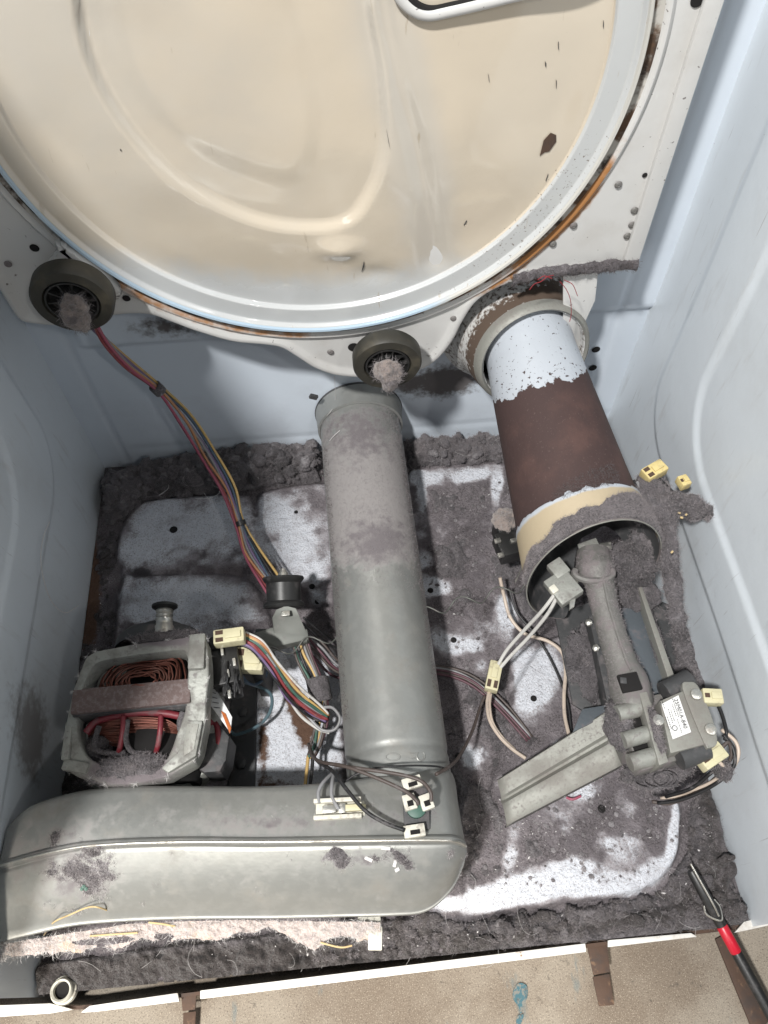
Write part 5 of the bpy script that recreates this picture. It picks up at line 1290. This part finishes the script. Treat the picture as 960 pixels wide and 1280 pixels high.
for a, b in ((870, 868), (888, 912)): MB().lathe(A(a, b, z=.155), (0, 0, 1), [(0, .0055), (.002, .005), (.003, .0025), (.003, 0)], 14).build('cover_screw', 'steel_bright', bur)
MB().lathe(A(822, 901, z=.151), (0, 0, 1), [(0, .0055), (.003, .005), (.004, 0)], 14).build('bracket_screw', 'steel_bright', bur)
# igniter on its holder in the mouth
MB().box(A(704, 735, z=.158), (0.026, 0.030, 0.012), frame((1, .5, 0.2)), 0.0015).box(A(698, 712, z=.160), (0.016, 0.018, 0.012), frame((1, .5, 0.2)), 0.0015).build('igniter_holder', 'cast_metal', bur)
MB().prism([A(a, b, z=.158) for a, b in ((712, 716), (724, 722), (718, 758), (712, 762))], (0, 0, -0.004), 0.0006).build('igniter_shield', 'steel_bright', bur)
MB().box(A(692, 738, z=.160), (0.007, 0.008, 0.010), frame((1, .5, 0.2)), 0.001).build('igniter_bush', 'white_plastic', bur)
# lint on the burner
Vn = np.array(V); Nv = Vn-np.repeat(path, 28, 0); Nv /= np.linalg.norm(Nv, axis=1, keepdims=True); kk = (Nv[:, 2] > 0.1) & (fbm(Vn, 60, 3, 5) > 0.42)
fibres('burner_fibres', Vn[kk], Nv[kk], 3500, .0035, .0001, 'fibre_grey', bur, 44, .9)
clump('burner_lint', (775, 905), .130, .014, .024, .012, 'lint', bur, 23, 900)
clump('burner_lint', (818, 968), .100, .036, .013, .014, 'lint', bur, 24, 1600)
clump('burner_lint', (800, 745), .110, .020, .016, .012, 'lint', bur, 25, 800)
clump('burner_lint', (821, 915), .150, .004, .024, .004, 'lint', bur, 26, 900)
clump('burner_lint', (730, 826), .062, .018, .040, .006, 'lint', bur, 27, 900)
clump('burner_lint', (790, 706), .130, .026, .022, .022, 'lint', bur, 28, 2500)
clump('burner_lint', (806, 690), .150, .018, .020, .016, 'lint', bur, 30, 1800)
clump('burner_lint', (820, 800), .112, .006, .030, .006, 'lint', bur, 29, 500)
fibres('burner_fibres', np.array(rows).reshape(-1, 3), np.tile([0, 0, 1.0], (len(rows)*len(prof), 1)), 300, .004, .0001, 'fibre_grey', bur, 41, 1.0)

# ---- lint rope hanging on the wires by the right wall
def rope(name, pts, rads, material, parent, seed, fib=1200, seg=22):
    path = spline([A(a, b, z=z) for a, b, z in pts], 16); rad = np.interp(np.linspace(0, len(pts)-1, len(path)), range(len(pts)), rads)
    V, F = tube_geo(path, rad, seg); V = np.array(V); n_ = V-np.repeat(path, seg, 0); n_ /= np.linalg.norm(n_, axis=1, keepdims=True)+1e-9
    V = V+n_*((fbm(V, 90, 4, seed)-0.45)*np.repeat(rad, seg)*1.6+(fbm(V, 340, 2, seed+2)-0.5)*0.004)[:, None]
    o = mesh(name, V, F, material, parent, True)
    fibres('rope_fibres', V, n_, fib, .005, .0001, 'fibre_grey', parent if parent else o, seed, .9)
    return o
lr = thing('lint_rope', 'wires felted over with grey lint hanging along the right wall', 'lint', A(850, 800, z=0.05))
rope('lint_strand', [(790, 640, .190), (812, 634, .195), (830, 640, .195), (836, 662, .180), (836, 700, .165), (842, 740, .15), (850, 790, .12), (862, 840, .09), (872, 880, .07)], [.010, .011, .009, .006, .008, .007, .006, .005, .004], 'lint', lr, 3, 8000)
rope('lint_strand', [(824, 632, .195), (845, 628, .20), (868, 634, .20), (884, 640, .20), (890, 652, .19)], [.008, .011, .010, .007, .002], 'lint', lr, 4, 4000)
rope('lint_strand', [(772, 632, .205), (795, 620, .20), (815, 612, .20), (835, 615, .20)], [.006, .011, .012, .006], 'lint', lr, 8, 4000)
rope('lint_strand', [(856, 800, .05), (868, 850, .045), (880, 900, .04)], [.014, .016, .010], 'lint', lr, 9, 800)
m = MB()
for a, b in ((849, 641), (858, 643), (852, 647), (840, 690)): m.box(A(a, b, z=.202), (.003, .002, .0015), frame((1, rr.uniform(-1, 1), 0)), .0006)
m.build('cream_scrap', 'paper_tan', lr)['kind'] = 'stuff'

# ================================================================== CONNECTORS
def conn(pxy, z, size, ang, material, label, tilt=0.0, slots=2, name='wire_connector'):
    c = A(pxy[0], pxy[1], z=z); t_ = thing(name, label, 'connector', c, 'plastic wire connectors')
    Rm = frame((math.cos(math.radians(ang)), math.sin(math.radians(ang)), tilt))
    MB().box(c, size, Rm, min(size)*0.14).build('housing', material, t_)
    MB().box(c+Rm@np.array([size[0]*0.15, 0, size[2]*0.5]), (size[0]*0.5, size[1]*0.45, size[2]*0.28), Rm, 0.0006).build('latch', material, t_)
    for k in range(slots):
        MB().box(c+Rm@np.array([-size[0]*0.30, (k-(slots-1)/2)*size[1]*0.5, size[2]*0.5]), (size[0]*0.24, size[1]*0.28, 0.0012), Rm).build('slot', 'rusty', t_)
    return t_
conn((287, 797), .140, (.030, .015, .013), 3, 'cream_plastic', 'pale yellow connector plugged in beside the motor, above the black switch')
conn((312, 826), .110, (.030, .024, .014), -8, 'cream_plastic', 'pale translucent connector under the yellow one beside the motor')
conn((617, 846), .050, (.033, .014, .012), 70, 'cream_plastic', 'cream inline connector joining the white wires to the cream wire')
conn((817, 590), .215, (.024, .014, .013), 25, 'yellow_plastic', 'larger yellow connector beside the heat tube at the right wall', tilt=.1)
conn((854, 603), .215, (.010, .012, .010), 15, 'yellow_plastic', 'small yellow connector beside the larger yellow one at the right wall', slots=1)
conn((889, 872), .150, (.018, .014, .012), -8, 'cream_plastic', 'cream connector on the upper corner of the gas valve', slots=1)
conn((888, 946), .135, (.026, .016, .013), 25, 'cream_plastic', 'cream connector on the lower corner of the gas valve', slots=1)
# spade terminals on the duct
tb = thing('terminal_block', 'clear plastic double spade terminal lying on the blower duct', 'connector', A(424, 1011, z=.146), 'plastic wire connectors')
TR = frame(A(455, 1008, z=.15)-A(396, 1011, z=.15)); c = A(425, 1011, z=.149)
for dy_ in (-.0068, .0068): MB().box(c+TR@np.array([-.002, dy_, 0]), (.041, .0036, .008), TR, .0008).build('side_wall', 'white_plastic', tb)
MB().box(c+TR@np.array([0, 0, -.003]), (.042, .012, .002), TR, .0005).build('floor', 'white_plastic', tb)
MB().box(c+TR@np.array([.013, 0, 0.0005]), (.019, .0055, .005), TR, .001).build('spade', 'cream_plastic', tb)
MB().box(c+TR@np.array([-.009, 0, 0.0005]), (.012, .0065, .004), TR, .001).build('spade', 'steel_bright', tb)
MB().box(c+TR@np.array([.002, 0, 0.002]), (.006, .008, .003), TR, .0008).build('crimp', 'steel_bright', tb)
th = thing('thermostat', 'dark thermostat on the duct end carrying white spade connectors', 'thermostat', A(520, 1010, z=.146))
c = A(520, 1012, z=.146)
MB().box(c, (.022, .034, .010), frame((1, -.05, 0)), .001).build('body', 'dark_metal', th)
MB().lathe(c+[0, 0, .004], (0, 0, 1), [(0, .0085), (.006, .0085), (.0065, .0075), (.0065, 0)], 24).build('disc', 'wire_green', th)
for k, (a, b, sx, sy, an) in enumerate(((515, 979, .017, .010, 12), (512, 1003, .011, .013, 10), (533, 1003, .011, .013, 14), (518, 1039, .018, .010, 3))):
    MB().box(A(a, b, z=.156), (sx, sy, .007), frame((math.cos(math.radians(an)), math.sin(math.radians(an)), 0)), .0012).build('spade_connector', 'white_plastic', th)
    MB().box(A(a+1, b+1, z=.1598), (sx*.45, sy*.35, .0008), frame((math.cos(math.radians(an)), math.sin(math.radians(an)), 0))).build('connector_slot', 'black_void', th)

# ================================================================== WIRES
def bundle(name, label, pts, cols, r=0.0016, spread=0.004, seed=1, n=8, group='wire bundles', ties=()):
    root = thing(name, label, 'wiring', A(pts[len(pts)//2][0], pts[len(pts)//2][1], z=0.0), group)
    base = [A(a, b, z=z) for a, b, z in pts]; rr = random.Random(seed)
    bs = np.array(base); T = np.gradient(bs, axis=0); T /= np.linalg.norm(T, axis=1, keepdims=True)
    S = np.cross(T, [0, 0, 1.0]); S /= np.linalg.norm(S, axis=1, keepdims=True)+1e-9; Nn = np.cross(S, T)
    k = len(cols)
    for i, c_ in enumerate(cols):
        off = (i-(k-1)/2)/max(1, k-1)*2
        lift = rr.uniform(0, 1.0)
        path = []
        for j in range(len(bs)):
            sp = spread[j] if isinstance(spread, (list, tuple)) else spread
            path.append(bs[j]+S[j]*off*sp*-1+Nn[j]*lift*min(sp, .003)*0.6+np.array([rr.gauss(0, 1) for _ in range(3)])*sp*0.13)
        MB().tube(path, r, 7, n).build('wire', 'wire_'+c_, root, sharp=False)
    for (a, b, z, rad, ln, dirx) in ties:
        p = A(a, b, z=z); d_ = np.asarray(dirx, float); d_ /= np.linalg.norm(d_)
        MB().lathe(p, d_, [(-ln, rad*.9), (-ln, rad), (ln, rad), (ln, rad*.9)], 16).build('tie', 'black_plastic', root)
    return root
t_ = bundle('wire_bundle', 'bundle of yellow, pink, purple and blue wires running from the upper roller', [(112, 405, .335), (128, 424, .31), (160, 456, .27), (198, 487, .225), (232, 525, .18), (262, 570, .13), (286, 612, .095), (300, 655, .070), (314, 690, .060), (338, 728, .055), (352, 752, .052)],
       ['pink', 'red', 'orange', 'grey', 'purple', 'blue', 'black', 'yellow'], .0016, [.007, .008, .0075, .005, .0085, .009, .0085, .0055, .009, .010, .010], 2)
def tie_at(a, b, z, rad, ln, p0, p1, parent, material='black_plastic', name='tie'):
    d_ = A(*p1[:2], z=p1[2])-A(*p0[:2], z=p0[2]); d_ /= np.linalg.norm(d_)
    MB().lathe(A(a, b, z=z), d_, [(-ln, rad*.8), (-ln*.9, rad), (ln*.9, rad), (ln, rad*.8)], 16).build(name, material, parent)
tie_at(197, 486, .2265, .0068, .006, (160, 456, .27), (232, 525, .18), t_, 'lint', 'tape_wrap')
tie_at(301, 654, .0715, .0062, .003, (286, 612, .095), (314, 690, .06), t_)
t_ = bundle('wire_bundle', 'red, yellow and grey wires arching from the motor connector to the pipe', [(304, 798, .132), (322, 808, .128), (342, 832, .110), (366, 866, .085), (392, 888, .065), (408, 898, .055)],
       ['black', 'purple', 'red', 'red', 'grey', 'green', 'yellow', 'orange', 'white'], .0015, [.006, .006, .007, .008, .007, .005], 3)
MB().tube(pxs([(366, 868, .080), (385, 895, .062), (402, 912, .058), (418, 912, .060), (425, 898, .062), (416, 885, .062), (404, 884, .06)]), .0016, 7).build('wire', 'wire_grey', t_)
MB().tube(pxs([(350, 850, .095), (372, 890, .068), (396, 910, .055), (412, 916, .055)]), .0016, 7).build('wire', 'wire_white', t_)
t_ = bundle('wire_bundle', 'green and brown wires taped in a grey sleeve between idler and pipe', [(374, 800, .070), (380, 820, .066), (392, 845, .060), (400, 870, .055), (402, 900, .050), (396, 930, .048), (388, 948, .05)],
       ['brown', 'green', 'black', 'yellow', 'grey', 'brown', 'maroon'], .0015, [.008, .008, .008, .008, .006, .005, .003], 4)
tie_at(399, 862, .058, .012, .013, (392, 840, .06), (402, 890, .05), t_, 'lint', 'tape_sleeve')
bundle('wire_bundle', 'purple and maroon wires passing under the exhaust pipe', [(378, 795, .05), (400, 815, .045), (425, 838, .03), (470, 845, .018), (520, 838, .016), (560, 840, .016), (595, 855, .014), (630, 888, .012), (662, 924, .010)],
       ['maroon', 'brown', 'maroon', 'grey', 'brown'], .0015, [.009, .009, .008, .006, .005, .005, .005, .005, .004], 5)
t_ = bundle('wire_bundle', 'thin black pair crossing from the idler pulley to the pipe', [(378, 775, .09), (395, 790, .07), (412, 802, .05), (430, 812, .04)], ['black', 'black'], .0012, .003, 6)
t_ = thing('wire_loop', 'teal wire looping beside the motor switch', 'wiring', A(325, 880, z=0)); 
MB().tube(pxs([(298, 835, .11), (306, 850, .09), (318, 856, .07), (330, 848, .06), (334, 838, .06)]), .0017, 8).build('wire', 'wire_blue', t_)
MB().tube(pxs([(302, 852, .09), (322, 858, .06), (337, 866, .05), (340, 880, .045), (334, 896, .04), (318, 910, .035), (296, 918, .03), (288, 914, .03)]), .0018, 8).build('wire', 'wire_teal', t_)
t_ = bundle('wire_bundle', 'yellow and black wire pair dropping behind the blower duct', [(388, 945, .05), (387, 962, .05), (384, 985, .055)], ['yellow', 'black'], .0018, .0024, 8)
t_ = thing('wire_bundle', 'dark brown wires spreading over the duct to its spade terminals', 'wiring', A(430, 970, z=.1), 'wire bundles')
zz = .160
for col, pts in (('brown', [(386, 930, .06), (390, 945, .08), (404, 953, .12), (432, 958, .150), (470, 972, .158), (505, 988, .160), (520, 1000, .162), (523, 1006, .160)]),
                 ('brown', [(388, 936, .06), (396, 950, .09), (420, 956, .14), (460, 962, .158), (500, 968, .160), (526, 976, .162), (538, 990, .163), (539, 1002, .161)]),
                 ('black', [(390, 944, .07), (400, 954, .10), (416, 964, .145), (432, 985, .156), (455, 1012, .160), (480, 1028, .161), (506, 1038, .160)]),
                 ('grey', [(416, 966, .14), (404, 978, .150), (398, 990, .152), (399, 1004, .152)]),
                 ('grey', [(418, 964, .14), (415, 980, .150), (415, 996, .152), (424, 1012, .152)]),
                 ('black', [(430, 978, .146), (445, 968, .150), (470, 960, .150), (510, 957, .148), (545, 958, .135), (560, 962, .11)]),
                 ('brown', [(545, 968, .14), (562, 958, .12), (575, 944, .08), (590, 915, .04), (600, 885, .02), (606, 870, .018)])):
    MB().tube(pxs(pts), .0017 if col != 'black' or len(pts) > 6 else .0009, 7).build('wire', 'wire_'+col, t_, sharp=False)
t_ = thing('igniter_leads', 'two white igniter wires running from the heat tube mouth to a connector', 'wiring', A(650, 800, z=0))
MB().tube(pxs([(694, 742, .160), (678, 763, .14), (655, 788, .10), (634, 812, .07), (622, 832, .055)]), .0019, 8).build('wire', 'wire_white', t_)
MB().tube(pxs([(697, 745, .158), (684, 768, .135), (662, 795, .095), (640, 818, .068), (626, 834, .055)]), .0019, 8).build('wire', 'wire_white', t_)
t_ = thing('wire', 'cream wire curving from the cream connector towards the support channel', 'wiring', A(625, 910, z=0))
MB().tube(pxs([(611, 866, .048), (609, 880, .035), (612, 900, .020), (624, 920, .014), (640, 936, .014), (657, 948, .014)]), .0019, 8).build('conductor', 'wire_cream', t_)
MB().tube(pxs([(613, 868, .046), (612, 884, .030), (616, 904, .017), (628, 922, .012), (644, 938, .012)]), .0017, 8).build('conductor', 'wire_cream', t_)
t_ = thing('wire', 'pale cream wire bending past the burner plate to the support channel', 'wiring', A(690, 820, z=0))
MB().tube(pxs([(625, 722, .06), (630, 745, .045), (638, 772, .035), (656, 792, .03), (684, 801, .03), (702, 815, .03), (707, 836, .03), (705, 870, .03), (706, 895, .03), (711, 918, .035)]), .0020, 8).build('conductor', 'wire_cream', t_)
t_ = thing('wire', 'thin black wire beside the pale cream wire by the burner plate', 'wiring', A(690, 850, z=0))
MB().tube(pxs([(636, 735, .04), (646, 765, .03), (668, 792, .022), (686, 820, .02), (700, 850, .02), (710, 880, .02), (714, 915, .02)]), .0013, 7).build('conductor', 'wire_black', t_)
t_ = thing('wire_bundle', 'black and cream wires looping round the gas valve corner', 'wiring', A(890, 960, z=.05), 'wire bundles')
for col, pts in (('black', [(896, 878, .148), (903, 895, .14), (908, 915, .13), (906, 925, .13)]), ('black', [(904, 918, .13), (916, 935, .13), (918, 955, .125), (905, 972, .115), (880, 988, .095), (850, 1000, .075), (822, 1004, .06)]),
                 ('cream', [(902, 912, .128), (920, 928, .13), (922, 948, .125), (908, 968, .112), (886, 980, .095), (856, 994, .07), (826, 998, .055)]), ('cream', [(896, 950, .13), (905, 960, .125), (898, 972, .11), (876, 984, .09), (846, 992, .068)]),
                 ('brown', [(898, 940, .13), (910, 928, .132), (914, 945, .125), (902, 965, .112), (872, 990, .085), (838, 1004, .06), (815, 1002, .055)]), ('black', [(890, 965, .11), (865, 985, .085), (832, 996, .06)])):
    MB().tube(pxs(pts), .0018, 7).build('wire', 'wire_'+col, t_, sharp=False)
clump('loop_lint', (905, 962), .122, .009, .010, .007, 'lint', t_, 51, 500)
for k in range(3):
    c0 = A(815+k*8, 975, z=.116); MB().tube([c0+np.array([.016*math.cos(a)*(1-.15*k), .007*math.sin(a), .001*k]) for a in np.linspace(0, 6.28, 20, endpoint=False)], .0008, 5, closed=True, raw=True).build('wire', 'lint', t_)
t_ = thing('wire', 'short red wire end lying under the support channel', 'wiring', A(718, 998, z=0))
MB().tube(pxs([(708, 997, .014), (716, 999, .016), (726, 995, .016)]), .0014, 7).build('conductor', 'wire_pink', t_)
t_ = thing('wire_bundle', 'dark wires under the small yellow connectors at the right wall', 'wiring', A(820, 605, z=.1), 'wire bundles')
for k, (col, pts) in enumerate((('black', [(823, 598, .212), (832, 606, .208), (842, 616, .20)]), ('grey', [(819, 600, .212), (829, 609, .206), (838, 618, .20)]), ('black', [(792, 600, .21), (798, 612, .206), (806, 622, .20)]), ('grey', [(796, 602, .21), (802, 614, .206), (810, 622, .20)]))):
    MB().tube(pxs(pts), .0016, 6).build('wire', 'wire_'+col, t_)
for nm, pts, lb in (('loose_thread', [(62, 652), (54, 672), (51, 700), (56, 730), (66, 754), (82, 766), (98, 757)], 'fine white thread clinging to the left side wall'),):
    o = MB().tube([A(a, b, x=-W2+0.0085) for a, b in pts], .00045, 5).build(nm, 'fibre_white', None); tag(o, lb, 'thread')
t_ = thing('loose_thread', 'tangle of pale threads on the lint at the rear wall', 'thread', A(240, 600, z=0))
rr = random.Random(9)
for k in range(14):
    a, b = rr.uniform(190, 330), rr.uniform(580, 625); an = rr.uniform(0, 6.28); p = [(a+math.cos(an+i*.5)*i*9, b+math.sin(an+i*.5)*i*5, .019+.004*rr.random()) for i in range(5)]
    MB().tube(pxs(p), .0003, 4).build('strand', 'fibre_white' if k % 2 else 'fibre_grey', t_)
m = None
for a, b, ln, an, c_ in ((1088-300, 1092, .010, 1.5, 'w'), (735, 1090, .012, 1.4, 'w'), (727, 1075, .008, 2.2, 'w'), (660, 1085, .010, .6, 'w'), (700, 1091, .006, -.8, 'r'), (770, 1100, .008, .3, 'w'), (876, 1020, .016, -1.2, 'w'), (905, 1040, .012, 2.2, 'w'), (862, 1110, .006, .4, 'w')):
    pass

# ================================================================== PEN TOOL
tip = A(864, 1088, z=.034); tail = A(985, 1308, z=-.005); dt = tail-tip; Lt = np.linalg.norm(dt); dt /= Lt
pen = thing('pen_tool', 'slim black pen tool with red band and pocket clip over the front lip', 'tool', A(912, 1180, z=.0))
f_at = lambda a, b: float((A(a, b, z=.02)-tip)@dt)
b0, b1 = f_at(904, 1155), f_at(922, 1193)
MB().lathe(tip, dt, [(0, 0), (0.0, .0042), (.002, .0048), (b0-.012, .0058), (b0-.010, .0050), (b0, .0050)], 24).build('barrel', 'black_plastic', pen)
MB().lathe(tip, dt, [(b0, .0048), (b0+.001, .0053), (b1-.001, .0053), (b1, .0048)], 24).build('red_band', 'red_plastic', pen)
MB().lathe(tip, dt, [(b1, .0048), (b1+.001, .0051), (Lt, .0051), (Lt, 0)], 24).build('handle', 'black_plastic', pen)
sd = np.cross(dt, [0, 0, 1.0]); sd /= np.linalg.norm(sd); upv = np.cross(sd, dt)
if upv[2] < 0: upv = -upv
m = MB(); cb_ = tip+dt*(b0-.010)
m.tube([cb_+upv*.006, cb_-dt*.012+upv*.0078, cb_-dt*.05+upv*.0070], .0009, 6)
m.build('clip_spine', 'steel_bright', pen)
MB().tube([cb_+sd*.006-dt*.012, cb_+sd*.0075-dt*.004, cb_+upv*.006+dt*.004, cb_-sd*.0075-dt*.004, cb_-sd*.006-dt*.012], .0009, 6).build('clip_ring', 'steel_bright', pen)
